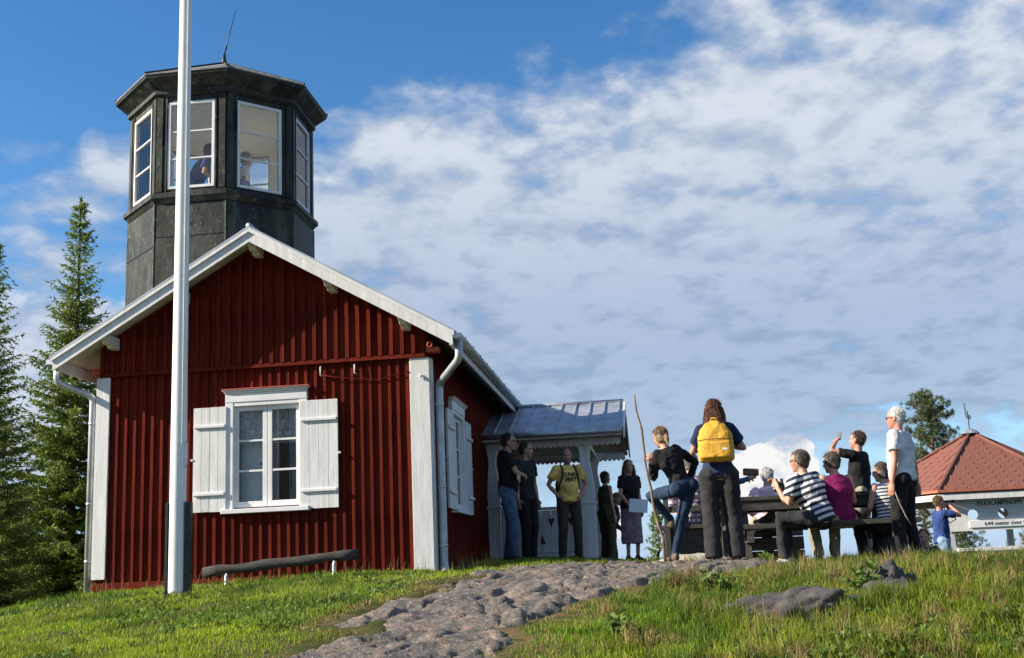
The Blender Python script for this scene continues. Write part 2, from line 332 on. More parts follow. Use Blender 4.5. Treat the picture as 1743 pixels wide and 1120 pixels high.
def make_ground():
    xs = axis(-8, 8.5, .09, 4000, 42); ys = axis(4.5, 23, .09, 4000, 42); X, Y = np.meshgrid(xs, ys); Z = terrain(X, Y); near = (np.abs(X) < 4) & (Y > 5) & (Y < 14); Z[near] -= .15 * np.clip((rock_in(X[near], Y[near]) - .14) / .16, 0, 1)
    nx, ny = len(xs), len(ys); me = bpy.data.meshes.new('ground')
    v = np.stack([X, Y, Z], -1).reshape(-1, 3); i = np.arange(nx * ny).reshape(ny, nx)
    f = np.stack([i[:-1, :-1], i[:-1, 1:], i[1:, 1:], i[1:, :-1]], -1).reshape(-1, 4)
    me.from_pydata(v.tolist(), [], f.tolist()); me.polygons.foreach_set('use_smooth', [True] * len(me.polygons))
    o = bpy.data.objects.new('ground', me); col.objects.link(o); tag(o, 'grassy hilltop ground sloping up to the red cabin', kind='structure')
    m = bpy.data.materials.new('turf'); m.use_nodes = True; g = NT(m.node_tree); b = g.n['Principled BSDF']; b.inputs['Roughness'].default_value = 1; b.inputs['Specular IOR Level'].default_value = .1
    tc = g.new('ShaderNodeTexCoord'); v_ = tc.outputs['Object']
    c = g.mix(g.smooth(g.noise(v_, .9, 6, .6), .38, .62), (.075, .085, .022), (.17, .12, .06))
    c = g.mix(g.smooth(g.noise(v_, 9, 4, .6), .4, .65), c, (.05, .065, .016))
    geo = g.new('ShaderNodeNewGeometry'); sp = g.new('ShaderNodeSeparateXYZ'); g.link(geo.outputs['Position'], sp.inputs[0])
    c = g.mix(g.smooth(sp.outputs[2], -3, -6), c, (.022, .042, .020))
    g.link(c, b.inputs['Base Color']); me.materials.append(m)
    bp = g.new('ShaderNodeBump'); bp.inputs['Strength'].default_value = .8; bp.inputs['Distance'].default_value = .03; g.link(g.noise(v_, 45, 6, .7), bp.inputs['Height']); g.link(bp.outputs[0], b.inputs['Normal'])
make_ground()

def rock_material():
    m = bpy.data.materials.new('bedrock'); m.use_nodes = True; g = NT(m.node_tree); b = g.n['Principled BSDF']; b.inputs['Roughness'].default_value = .9
    v = g.new('ShaderNodeTexCoord').outputs['Object']
    c = g.mix(g.smooth(g.noise(v, 2.2, 6, .65), .38, .62), (.10, .093, .088), (.175, .145, .118))
    c = g.mix(g.smooth(g.noise(v, 7, 6, .7), .5, .66), c, (.33, .22, .16))
    c = g.mix(g.smooth(g.noise(v, 11, 6, .75), .54, .64), c, (.055, .052, .05))
    c = g.mix(g.smooth(g.noise(v, 40, 4, .7), .55, .66), c, (.36, .35, .33))
    g.link(c, b.inputs['Base Color']); bp = g.new('ShaderNodeBump'); bp.inputs['Strength'].default_value = 1.0; bp.inputs['Distance'].default_value = .045
    g.link(g.noise(v, 15, 8, .72), bp.inputs['Height']); g.link(bp.outputs[0], b.inputs['Normal']); MATS['rock'] = m
rock_material()
def make_outcrop():
    st = .024; xs = np.arange(-2.2, 3.2, st); ys = np.arange(6.1, 13.4, st); X, Y = np.meshgrid(xs, ys); S = rock_in(X, Y)
    Z = terrain(X, Y, False); mk = np.clip((S + .16) / .34, 0, 1); mk = mk * mk * (3 - 2 * mk); H_ = np.zeros_like(Z)
    keep = S > -.25
    for j, i in zip(*np.where(keep)):
        x, y = X[j, i], Y[j, i]; al, ac = x * .45 + y * .89, x * .89 - y * .45        # along and across the slope of the slabs
        p = Vector((ac * 1.5, al * .8, .3)); wv = Vector((noise.noise(p * 1.7), noise.noise(p * 1.7 + Vector((9, 3, 0))), 0)) * .7
        d1 = noise.voronoi(p * .8 + wv)[0]; d2 = noise.voronoi(Vector((ac * 4.2, al * 2.4, 1)) + wv * 1.5)[0]
        crack = math.exp(-((d1[1] - d1[0]) / .06) ** 2); crk2 = math.exp(-((d2[1] - d2[0]) / .07) ** 2)
        tq = al * 1.5 + ac * .55 + noise.fractal(p * 1.1, 1, 2, 3) * 1.1; fr = tq - math.floor(tq); ledge = (fr ** 1.6) if fr < .86 else (1 - (fr - .86) / .14) * .785     # broken ledges facing down the slope
        tq2 = al * 4.3 - ac * 2.2 + noise.fractal(p * 2.6, 1, 2, 3) * 1.6; f2 = tq2 - math.floor(tq2); led2 = f2 if f2 < .85 else (1 - (f2 - .85) / .15) * .85
        H_[j, i] = .035 * noise.noise(p * .7) + .022 * noise.fractal(p * 2.6, .75, 2.1, 6) + .034 * ledge + .012 * led2 * (.6 + noise.noise(p * 2.3)) + .008 * (1 - abs(noise.noise(p * 8 + wv)) * 2) - .05 * crack * (.7 + .9 * noise.noise(p * 1.3)) - .012 * crk2 + .009 * noise.noise(p * 14) + .007 * noise.noise(p * 31)
    Z = np.maximum(Z - .12 + mk * (.125 + H_), np.where(mk > .8, Z - .055, -9))
    idx = -np.ones(X.shape, int); idx[keep] = np.arange(keep.sum()); vs = np.stack([X[keep], Y[keep], Z[keep]], -1)
    f = np.stack([idx[:-1, :-1], idx[:-1, 1:], idx[1:, 1:], idx[1:, :-1]], -1).reshape(-1, 4); f = f[(f >= 0).all(1)]
    me = bpy.data.meshes.new('rock_outcrop'); me.from_pydata(vs.tolist(), [], f.tolist()); me.polygons.foreach_set('use_smooth', [True] * len(me.polygons))
    o = bpy.data.objects.new('rock_outcrop', me); col.objects.link(o); me.materials.append(MATS['rock'])
    tag(o, 'bare grey and pinkish bedrock running up through the grass', kind='structure')
make_outcrop()

# ------------------------------------------------------------------ the red cabin (local axes: x along the gable wall to the right, y into the depth, z up)
YAW = .1144; HC = Vector((-1.069, 14, .01))
W, LEN, HB = 4.17, 9.2, 2.65
APX, EAVE, OV, OF = 4.27, 2.82, .40, .48
SL = (APX - EAVE) / (W / 2 + OV)
cab = thing('cabin', 'red board cabin with white trim, porch and black eight-sided lookout lantern', 'cabin', HC, -YAW)
def roof_z(a): return APX - SL * abs(a + W / 2)
def hw(a, b, h): return cab_m @ Vector((a, b, h))
cab_m = Matrix.Translation(HC) @ Matrix.Rotation(-YAW, 4, 'Z')

def cladding(wall, n, pitch, z0, ztop, place, bw=.038, bt=.03, boards=True, wob=.004):
    """boards with a cover batten on each joint; place(s) -> loc, rot of a piece whose local x runs along the wall and -y points out"""
    cache = {}
    for i in range(n + 1):
        s = i * pitch; zt = ztop(s)
        if zt - z0 < .05: continue
        key = round(zt - z0, 2)
        if key not in cache:
            h = zt - z0
            b = MB().box(-bw / 2, bw / 2, -bt, 0, 0, h).build('batten', 'red_paint', wall, bevel=.003)
            p = MB().box(.006, pitch - .006, -.008, .0, .0, h).build('board', 'red_paint', wall) if boards else None
            cache[key] = (b, p); new = True
        else: b, p = cache[key]; new = False
        loc, rz = place(s + random.uniform(-wob, wob)); loc = Vector(loc); loc.z = z0
        for o, src in ((b, 'b'), (p, 'p')):
            if o is None: continue
            if src == 'p' and i == n: 
                if new: bpy.data.objects.remove(o)
                continue
            q = o if new else share(o, wall)
            off = Vector((0, -.012 if src == 'b' else -.004, 0)); off.rotate(Matrix.Rotation(rz, 3, 'Z'))
            q.location = loc + off; q.rotation_euler = (0, random.uniform(-.0025, .0025) if src == 'b' else 0, rz)

def wall_with_holes(name, u0, u1, z0, z1, holes, fn, t):
    """flat wall with rectangular openings; fn(u, d, z)"""
    us = sorted({u0, u1, *[h[0] for h in holes], *[h[1] for h in holes]}); zs = sorted({z0, z1, *[h[2] for h in holes], *[h[3] for h in holes]})
    mb = MB()
    for a, b in zip(us, us[1:]):
        for c, d in zip(zs, zs[1:]):
            if any(h[0] <= a and b <= h[1] and h[2] <= c and d <= h[3] for h in holes): continue
            vs = [fn(x, y, z) for z in (c, d) for x, y in ((a, 0), (b, 0), (b, t), (a, t))]
            mb.add(vs, [(0, 3, 2, 1), (4, 5, 6, 7), (0, 1, 5, 4), (1, 2, 6, 5), (2, 3, 7, 6), (3, 0, 4, 7)])
    return mb.build(name, 'red_paint', cab)

# front window / side window openings
FW = (-2.43, -1.59, .88, 2.12)      # a0, a1, h0, h1
SWC = 1.95; SW = (SWC - .42, SWC + .42, .84, 2.10)
front = wall_with_holes('front_wall', -W, 0, .0, 2.9, [FW], lambda u, d, z: (u, d, z), .10)
side = wall_with_holes('side_wall', .0, LEN, .0, 2.9, [SW, (5.75, 6.55, .12, 1.98)], lambda u, d, z: (0.0 - .001 - d, u + (.101 if u == 0 else 0), z), .10)
back = MB().box(-W, 0, LEN - .1, LEN, 0, 2.9).build('back_wall', 'red_paint', cab)
left = MB().box(-W, -W + .1, .101, LEN - .101, 0, 2.9).build('side_wall', 'red_paint', cab)
gb = MB().prism([(-W + .02, 2.60), (-.02, 2.60), (-.02, roof_z(-.02) - .06), (-W / 2, APX - .06), (-W + .02, roof_z(-W + .02) - .06)], lambda u, v, t: (u, t, v), -.045, .06)
gable = gb.build('gable_wall', 'red_paint', cab)
MB().prism([(-W + .02, 2.60), (-.02, 2.60), (-.02, roof_z(-.02) - .06), (-W / 2, APX - .06), (-W + .02, roof_z(-W + .02) - .06)], lambda u, v, t: (u, t, v), LEN - .08, LEN - .02).build('gable_wall', 'red_paint', cab)
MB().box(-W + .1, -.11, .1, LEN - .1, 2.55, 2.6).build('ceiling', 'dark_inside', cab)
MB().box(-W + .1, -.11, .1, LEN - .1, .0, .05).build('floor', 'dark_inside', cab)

# lower front boards, split round the window
P1 = W / 36
def front_clad():
    cache = {}
    def piece(kind, h):
        k = (kind, round(h, 3))
        if k in cache: return share(cache[k], front)
        o = (MB().box(-.019, .019, -.030, 0, 0, h) if kind == 'batten' else MB().box(.004, P1 - .004, -.008, 0, 0, h)).build(kind, 'red_paint', front, bevel=.003 if kind == 'batten' else 0)
        cache[k] = o; return o
    for i in range(37):
        a = -W + i * P1
        jit = random.uniform(-.005, .005) if 0 < i < 36 else 0
        def segs(x0, x1):
            return [(.04, .80), (2.26, 2.62)] if x1 > -2.60 and x0 < -1.42 else [(.04, 2.62)]
        for z0, z1 in segs(a - .02, a + .02):
            o = piece('batten', z1 - z0); o.location = (a + jit, -.010, z0); o.rotation_euler = (0, random.uniform(-.002, .002), 0)
        if i < 36:
            for z0, z1 in segs(a, a + P1):
                o = piece('board', z1 - z0); o.location = (a, -.002, z0)
front_clad()
P2 = .138
cladding(gable, int((W - .06) / P2), P2, 2.63, lambda s: roof_z(-W + .03 + s) - .10, lambda s: ((-W + .03 + s, -.045, 0), 0), bw=.045, bt=.034)
MB().box(-W + .0, .0, -.085, -.02, 2.585, 2.632).build('drip_board', 'red_paint', cab, bevel=.004)
def side_clad():
    cache = {}
    n = int(LEN / P1)
    for i in range(1, n):
        b = .1 + i * P1
        segs_ = [(.04, .74), (2.3, 2.75)] if SWC - .62 < b < SWC + .62 else [(.04, .1), (2.05, 2.75)] if 5.6 < b < 6.7 else [(.04, 2.75)]
        for z0, z1 in segs_:
            k = round(z1 - z0, 3)
            if k in cache: o = share(cache[k], side)
            else: o = MB().box(-.0, .030, -.019, .019, 0, z1 - z0).build('batten', 'red_paint', side, bevel=.003); cache[k] = o
            o.location = (.002, b, z0)
side_clad()
for b in np.arange(.3, LEN, P1 * 2): pass

# corner boards, base sill, stone plinth
MB().box(-.20, .045, -.065, -.012, .02, 2.585).build('corner_board', 'white_wood', cab, bevel=.004)
MB().box(.034, .060, -.011, .13, .02, 2.585).build('corner_board', 'white_wood', cab, bevel=.004)
MB().box(-W - .045, -W + .13, -.065, -.012, .09, 2.585).build('corner_board', 'white_wood', cab, bevel=.004)
MB().box(-W - .060, -W - .034, -.011, .13, .09, 2.585).build('corner_board', 'white_wood', cab, bevel=.004)
MB().box(-W - .02, -.01, -.075, -.012, -.045, .045).build('base_sill', 'red_paint', cab, bevel=.006)
MB().box(-.012, .04, .14, LEN, -.045, .045).build('base_sill', 'red_paint', cab, bevel=.006)
MB().box(-W + .0, -.02, -.03, LEN - .05, -.6, -.05).build('plinth', 'stone_base', cab)

# roof: two sheets, soffit boards, barge boards, purlin ends
def roof_slab(side_, z_up, z_dn, ov_b0, ov_b1, x_in, x_out):
    s = 1 if side_ > 0 else -1; A = -W / 2
    pts = [(A + s * x_in, z_up), (A + s * x_out, z_dn)]
    return pts
XO = W / 2 + OV
for s in (-1, 1):
    A = -W / 2
    def fn(u, v, t): return (A + s * u, t, v)
    MB().prism([(0, APX), (XO + .05, APX - SL * (XO + .05)), (XO + .05, APX - SL * (XO + .05) + .022), (0, APX + .025)], fn, -OF - .03, LEN + .4).build('roof_sheet', 'roof_metal', cab)
    # soffit boards under the overhang, one by one along the gable edge
    MB().prism([(.0, APX - .045), (XO, APX - .045 - SL * XO), (XO, APX - .022 - SL * XO), (.0, APX - .022)], fn, -OF + .03, LEN + .38).build('soffit', 'soffit', cab)
    # barge board
    x1 = XO + .02
    MB().prism([(0, APX - .175), (x1, APX - .175 - SL * x1), (x1, APX - .004 - SL * x1), (0, APX - .004)], fn, -OF - .004, -OF + .028).build('barge_board', 'white_wood', cab, bevel=.003)
    MB().prism([(0, APX - .05), (x1 + .02, APX - .05 - SL * (x1 + .02)), (x1 + .02, APX + .0 - SL * (x1 + .02)), (0, APX + .0)], fn, -OF - .028, -OF - .006).build('barge_trim', 'white_wood', cab)
    # eave board and rafter feet
    MB().prism([(XO - .03, APX - .18 - SL * XO), (XO + .0, APX - .18 - SL * XO), (XO, APX - .046 - SL * XO), (XO - .03, APX - .046 - SL * XO)], fn, -OF + .03, LEN + .36).build('eave_board', 'white_wood', cab)
    for q in (0.96, 1.88):
        ax_ = A + s * q; zt = roof_z(ax_) - .05
        prof = [(-OF + .03, zt - .05), (-OF + .03, zt - .11), (-OF + .09, zt - .13), (-OF + .13, zt - .17), (-OF + .22, zt - .17), (-OF + .26, zt - .20), (-.07, zt - .20), (-.07, zt - .05)]
        MB().prism(prof, lambda u, v, t: (ax_ + t, u, v), -.045, .045).build('purlin_end', 'white_wood', cab, bevel=.004)
    # red wall plate under the eave
    MB().box(A + s * (W / 2 - .05) if s > 0 else A - W / 2 - .16, A + W / 2 + .16 if s > 0 else A - W / 2 + .05, .0, .12, 2.66, 2.72).build('wall_plate', 'red_trim', cab)
zt = APX - .07
MB().prism([(-OF + .03, zt - .03), (-OF + .03, zt - .12), (-OF + .10, zt - .14), (-OF + .15, zt - .18), (-OF + .24, zt - .18), (-OF + .26, zt - .21), (-.07, zt - .21), (-.07, zt - .03)], lambda u, v, t: (-W / 2 + t, u, v), -.05, .05).build('purlin_end', 'white_wood', cab, bevel=.004)
MB().tube([(-W / 2, -OF - .02, APX + .03), (-W / 2, LEN + .4, APX + .03)], .035, 8).build('ridge_cap', 'roof_metal', cab, True)

# gutters and downpipes
def gutter(a, b0, b1, h, r_=.06):
    n = 9; pr = [(math.cos(math.pi + math.pi * k / (n - 1)) * r_, math.sin(math.pi + math.pi * k / (n - 1)) * r_) for k in range(n)]
    pr += [(x * .93, z * .93) for x, z in reversed(pr)]
    o = MB().prism(pr, lambda u, v, t: (a + u, t, h + v), b0, b1).build('gutter', 'gutter_grey', cab, True)
    MB().box(a - r_, a + r_, b0 - .004, b0 - .001, h - r_ * .9, h).build('gutter_end', 'gutter_grey', o)
    for b in np.arange(b0 + .35, b1, .62):
        MB().tube([(a - r_ * 1.08, b, h + .01), (a - r_ * .75, b, h - r_ * .8), (a, b, h - r_ * 1.09), (a + r_ * .75, b, h - r_ * .8), (a + r_ * 1.08, b, h + .012)], .009, 5).build('gutter_bracket', 'gutter_grey', o)
gutter(OV + .055, -OF + .02, LEN + .3, 2.78); gutter(-W - OV - .055, -OF + .02, LEN + .3, 2.78)
def arc_path(pts, r_=.07, n=4):
    out = [Vector(pts[0])]
    for i in range(1, len(pts) - 1):
        p = Vector(pts[i]); a = (Vector(pts[i - 1]) - p).normalized(); b = (Vector(pts[i + 1]) - p).normalized()
        for k in range(n + 1):
            t = k / n; q = p + a * r_ * (1 - t) ** 2 + b * r_ * t ** 2; out.append(q)
    out.append(Vector(pts[-1])); return out
dp = MB().tube(arc_path([(OV + .055, -.28, 2.74), (OV + .055, -.28, 2.50), (.135, .09, 2.27), (.135, .09, .10), (.165, -.03, -.01)]), .047, 12).build('downpipe', 'zinc', cab, True)
for h in (2.0, 1.0, .3): MB().tube([(.135, .09, h), (.135, .09, h + .03)], .052, 12).build('pipe_clip', 'gutter_grey', dp, True)
MB().tube([(.166, -.034, -.013), (.168, -.040, -.018)], .036, 12).build('pipe_mouth', 'dark_steel', dp)
dp = MB().tube(arc_path([(-W - OV - .055, -.30, 2.74), (-W - OV - .055, -.30, 2.52), (-W - .11, -.02, 2.36), (-W - .11, -.02, -.16)]), .042, 12).build('downpipe', 'gutter_grey', cab, True)
for h in (2.0, 1.0, .3): MB().tube([(-W - .11, -.02, h), (-W - .11, -.02, h + .03)], .047, 12).build('pipe_clip', 'gutter_grey', dp, True)

# windows with shutters
def window(fn, hole, w_pane=None):
    """fn(s, d, h): s along the wall from the centre of the opening, d out of the wall, h up"""
    hwid = (hole[1] - hole[0]) / 2; h0, h1 = hole[2], hole[3]
    def bx(mb, s0, s1, d0, d1, z0, z1):
        vs = [fn(s, d, z) for z in (z0, z1) for s, d in ((s0, d0), (s1, d0), (s1, d1), (s0, d1))]
        return mb.add(vs, [(0, 1, 2, 3), (7, 6, 5, 4), (0, 4, 5, 1), (1, 5, 6, 2), (2, 6, 7, 3), (3, 7, 4, 0)])
    c = MB(); k = .10
    bx(c, -hwid - k, -hwid, -.02, .045, h0 - .02, h1 + .05); bx(c, hwid, hwid + k, -.02, .045, h0 - .02, h1 + .05)
    bx(c, -hwid - k, hwid + k, -.02, .05, h1 + .051, h1 + .16); bx(c, -hwid, hwid, -.05, .040, h1 + .001, h1 + .050)
    win = c.build('window', 'white_frame', cab, bevel=.003)
    m = MB(); bx(m, -hwid - k - .03, hwid + k + .03, .0, .085, h1 + .185, h1 + .205); bx(m, -hwid - k - .01, hwid + k + .01, .0, .065, h1 + .161, h1 + .184); m.build('cornice', 'white_frame', win, bevel=.006)
    m = MB(); bx(m, -hwid - k - .04, hwid + k + .04, -.01, .095, h1 + .2055, h1 + .216); m.build('flashing', 'red_trim', win)
    m = MB(); bx(m, -hwid - k - .03, hwid + k + .03, -.02, .11, h0 - .075, h0 - .021); m.build('sill', 'white_frame', win, bevel=.005)
    for sg in (-1, 1):
        s0, s1 = (-hwid, -.003) if sg < 0 else (.003, hwid); t = .055; m = MB()
        bx(m, s0, s0 + t, -.055, -.01, h0, h1); bx(m, s1 - t, s1, -.055, -.01, h0, h1); bx(m, s0 + t, s1 - t, -.055, -.01, h1 - t, h1); bx(m, s0 + t, s1 - t, -.055, -.01, h0, h0 + t + .015)
        sa = m.build('sash', 'white_frame', win, bevel=.003)
        zs = np.linspace(h0 + t + .015, h1 - t, 4)
        for z in zs[1:3]: m = MB(); bx(m, s0 + t, s1 - t, -.05, -.014, z - .012, z + .012); m.build('glazing_bar', 'white_frame', win)
        for z0, z1 in zip(zs, zs[1:]): m = MB(); bx(m, s0 + t - .005, s1 - t + .005, -.036, -.032, z0 + .006, z1 - .006); m.build('pane', 'glass', win)
        # lace curtain, gathered
        n = 30; pts = []; zb = h1 - .47
        cm = MB(); top = []; bot = []
        for j in range(n + 1):
            u = s0 + .03 + (s1 - s0 - .06) * j / n; dd = -.13 + .012 * math.sin(j * 1.3); top.append(fn(u, dd, h1 - .03)); bot.append(fn(u, dd, zb + .015 * abs(math.sin(j * .8))))
        cm.add(top + bot, [(j, j + 1, n + 2 + j, n + 1 + j) for j in range(n)]); cm.build('curtain', 'lace', win, True)
    return win, bx
def shutter(bx, s0, s1, h0, h1, ang=0):
    m = MB(); bx(m, s0 + .004, s1 - .004, .030, .040, h0 + .01, h1 - .01); sh = m.build('shutter', 'white_frame', cab)
    n = 4; w = (s1 - s0) / n
    for i in range(n):
        m = MB(); e = random.uniform(0, .006); bx(m, s0 + i * w + .0015, s0 + (i + 1) * w - .0015, .0405, .060 + e * .4, h0 + e, h1 - e * .5); m.build('board', 'white_wood', sh, bevel=.002)
    for z in (h0 + .22, h1 - .24):
        m = MB(); bx(m, s0 + .01, s1 - .01, .0625, .088, z - .022, z + .022); m.build('ledge', 'white_frame', sh, bevel=.008)
    m = MB(); so_ = s0 - .03 if s0 < 0 else s1 + .03; bx(m, min(so_, s0 if s0 < 0 else s1), max(so_, s0 if s0 < 0 else s1), .03, .07, (h0 + h1) / 2 - .012, (h0 + h1) / 2 + .012); m.build('hook', 'white_frame', sh)
fc = (FW[0] + FW[1]) / 2
win, bx = window(lambda s, d, h: (fc + s, -d - .02, h), FW)
shutter(bx, -.92, -.50, .835, 2.125); shutter(bx, .43, .91, .82, 2.14)
win, bx = window(lambda s, d, h: (d + .012, SWC + s, h), SW)
shutter(bx, -.98, -.52, .80, 2.10); shutter(bx, .52, .98, .80, 2.10)
# inside the front room: a white panelled door standing behind the left sash
dm = MB().box(fc - .40, fc - .10, .20, .24, .06, 2.1); door = dm.build('inner_door', 'door_white', cab)
for z0, z1 in ((.2, .85), (1.0, 1.3), (1.5, 2.0)): MB().box(fc - .36, fc - .16, .192, .199, z0, z1).build('door_panel', 'door_white', door, bevel=.004)
MB().tube([(fc - .135, .199, 1.42), (fc - .135, .165, 1.42)], .018, 8).build('handle', 'dark_steel', door)
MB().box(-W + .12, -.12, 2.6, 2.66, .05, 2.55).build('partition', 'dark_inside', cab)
# insulators, wire and eye bolt on the front
for a, b in ((-1.31, 'l'), (-.88, 'r')): MB().tube([(a, -.04, 2.56), (a, -.085, 2.54), (a, -.085, 2.44), (a + .02, -.07, 2.43)], .008, 6).build('insulator', 'white_frame', cab, True)
MB().tube([(-1.29, -.09, 2.44), (-1.1, -.075, 2.40), (-.6, -.06, 2.34), (-.21, -.07, 2.42)], .006, 5).build('cable', 'red_paint', cab, True)
MB().tube([(.06 + .03 * math.cos(t), -.06, 2.74 + .03 * math.sin(t)) for t in np.linspace(0, 2 * math.pi, 13)], .009, 6).build('eye_bolt', 'red_trim', cab, True)
MB().tube([(-.06, -.07, 2.37), (-.06, -.09, 2.36), (-.06, -.085, 2.33)], .014, 6).build('insulator', 'white_frame', cab, True)
# cabin door behind the porch
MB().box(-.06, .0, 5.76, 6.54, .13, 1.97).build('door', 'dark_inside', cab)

# ------------------------------------------------------------------ porch on the right side
PB0, PBR, PB1 = 4.25, 6.05, 7.85; PA1 = 2.25; PE, PR = 2.10, 2.74
psl = (PR - PE) / (PBR - PB0)
for s in (-1, 1):
    def fn(u, v, t): return (t, PBR + s * u, v)
    X1 = PBR - PB0
    rf = MB().prism([(0, PR - .02), (X1, PE - .02), (X1, PE), (0, PR)], fn, .02 if s else 0, PA1).build('porch_roof', 'roof_metal', cab)
    for a in np.arange(.22, PA1 + .05, .245):
        a = min(a, PA1 - .012)
        MB().prism([(0, PR), (X1, PE), (X1, PE + .028), (0, PR + .028)], fn, a - .011, a + .011).build('roof_seam', 'roof_metal', rf)
    MB().prism([(.0, PR - .05), (X1 - .02, PE - .045), (X1 - .02, PE - .024), (.0, PR - .024)], fn, .03, PA1 - .03).build('porch_soffit', 'soffit', cab)
    # fascia and scalloped valance
    yb = PBR + s * (X1 - .03)
    MB().box(.02, PA1 - .02, yb - .012, yb + .012, PE - .115, PE - .046).build('porch_fascia', 'white_wood', cab)
    ns = 26; pts = [(.06, PE - .116)]; wv = (PA1 - .12) / ns
    for i in range(ns): pts += [(.06 + i * wv + wv * q, PE - .20 - .035 * math.sin(math.pi * q)) for q in (.0, .25, .5, .75)]
    pts += [(PA1 - .06, PE - .20), (PA1 - .06, PE - .116)]
    yv = PBR + s * (X1 - .33)
    MB().prism(list(reversed(pts)), lambda u, v, t: (u, t, v), yv - .01, yv + .01).build('valance', 'white_wood', cab)
    # barge board at the gable end
    MB().prism([(0, PR - .16), (X1, PE - .16), (X1, PE + .01), (0, PR + .01)], fn, PA1 + .001, PA1 + .026).build('porch_barge_board', 'white_wood', cab)
MB().tube([(.02, PBR, PR + .02), (PA1, PBR, PR + .02)], .032, 8).build('porch_ridge', 'roof_metal', cab, True)
gutter_p = MB().tube([(.03, PB0 - .03, PE - .05), (PA1 - .02, PB0 - .03, PE - .05)], .04, 8).build('porch_gutter', 'zinc', cab, True)
# sawn ornamental posts: board outline with a swelling
def porch_post(a, b, flip=1, w=.20):
    prof = [(0, .12), (0, .95), (.015, .99), (.015, 1.03), (-.005, 1.07), (.0, 1.25), (.03, 1.5), (.055, 1.66), (.045, 1.78), (.015, 1.86), (-.03, 1.93), (-.045, 2.02)]
    l = [(-w / 2 + x * .6, z) for x, z in prof]; r_ = [(w / 2 - x, z) for x, z in prof]
    o = MB().prism(l + list(reversed(r_)), lambda u, v, t: (a + u * flip, b + t, v), -.06, .06).build('porch_post', 'white_wood', cab, bevel=.006)
    MB().box(a - w / 2 - .015, a + w / 2 + .015, b - .075, b + .075, .96, 1.0).build('post_collar', 'white_wood', o, bevel=.004)
porch_post(.14, 4.66); porch_post(1.62, 4.66, 1, .24); porch_post(1.62, 7.42, 1, .22); porch_post(.14, 7.42)
for b in (4.66, 7.42): MB().box(.02, 1.85, b - .05, b + .05, 1.92, 2.0).build('porch_beam', 'white_wood', cab)
MB().box(1.57, 1.67, 4.72, 7.36, 1.92, 2.0).build('porch_beam', 'white_wood', cab)
# railings of sawn boards: hearts above, spades below, cut half and half into the joints
def half_heart(z, h, d, up):
    """notch outline on a right-hand edge: list of (depth, z) going upward"""
    if up: return [(0, z), (d * .45, z + h * .45), (d * .92, z + h * .72), (d, z + h * .86), (d * .72, z + h * .98), (d * .35, z + h), (0, z + h * .9)]
    return [(0, z + h * .1), (d * .35, z), (d * .72, z + h * .02), (d, z + h * .14), (d * .92, z + h * .28), (d * .45, z + h * .55), (0, z + h)]
def railing(b, bm_='white_wood', cut=True):
    r_ = MB().box(.26, 1.49, b - .045, b + .045, .90, .945).build('railing', 'white_wood', cab, bevel=.004)
    MB().box(.26, 1.49, b - .025, b + .025, .17, .23).build('bottom_rail', 'white_wood', r_)
    n = 8; w = (1.49 - .26) / n
    for i in range(n):
        a0 = .26 + i * w + .002; a1 = .26 + (i + 1) * w - .002
        def notch(k): return half_heart(.62, .15, .048, True) if k % 2 == 0 else half_heart(.36, .16, .048, False)
        rt = [(a1, .24)] + ([(a1 - d, z) for d, z in notch(i)] if i < n - 1 and cut else []) + [(a1, .895)]
        lf = [(a0, .895)] + ([(a0 + d, z) for d, z in reversed(notch(i - 1))] if i > 0 and cut else []) + [(a0, .24)]
        MB().prism(rt + lf, lambda u, v, t: (u, b + t, v), -.011, .011).build('board', bm_, r_)
railing(4.66); railing(7.42, 'tar_wood', False)  # far railing left uncut and coloured dark so the near hearts read shaded
MB().box(.02, 1.95, 4.4, 7.7, -.3, .10).build('porch_floor', 'grey_plank', cab)

# ------------------------------------------------------------------ eight-sided lookout
TA, TB, TR = -3.447, 2.2, 1.338
def tv(k, r_, h): t = R(22.5 + 45 * k); return Vector((TA + r_ * math.sin(t), TB - r_ * math.cos(t), h))
def tf(k, s, d, h, r_=TR):
    t = R(45 * k); ap = r_ * math.cos(R(22.5)) + d; return Vector((TA + ap * math.sin(t) + s * math.cos(t), TB - ap * math.cos(t) + s * math.sin(t), h))
def fbox(mb, k, s0, s1, d0, d1, z0, z1, r_=TR):
    vs = [tf(k, s, d, z, r_) for z in (z0, z1) for s, d in ((s0, d0), (s1, d0), (s1, d1), (s0, d1))]
    return mb.add(vs, [(0, 3, 2, 1), (4, 5, 6, 7), (0, 1, 5, 4), (1, 2, 6, 5), (2, 3, 7, 6), (3, 0, 4, 7)])
def octo(h0, r0_, h1, r1_, name, m, parent=cab, ri=TR - .12):
    rs = [[tv(k, ri, h0) for k in range(8)], [tv(k, r0_, h0) for k in range(8)], [tv(k, r1_, h1) for k in range(8)], [tv(k, ri, h1) for k in range(8)], [tv(k, ri, h0) for k in range(8)]]
    return MB().rings(rs, False).build(name, m, parent)
body = MB().rings([[tv(k, TR - .03, -.3) for k in range(8)], [tv(k, TR - .012, 5.30) for k in range(8)]], False).build('tower_wall', 'copper', cab)
FWD = 2 * TR * math.sin(R(22.5))
for k in range(8):
    hs = [2.2, 3.72 + random.uniform(-.12, .2), 4.45 + random.uniform(-.1, .25), 5.17]
    for z0, z1 in zip(hs, hs[1:]):
        m = MB(); e = random.uniform(0, .006); fbox(m, k, -FWD / 2 + .012, FWD / 2 - .004, -.012, .006 + e, z0 + .006, z1 - .003); m.build('copper_sheet', 'copper', body, bevel=.004)
    MB().tube([tv(k, TR + .004, 2.2), tv(k, TR + .004, 5.17)], .014, 6).build('copper_seam', 'copper', body)
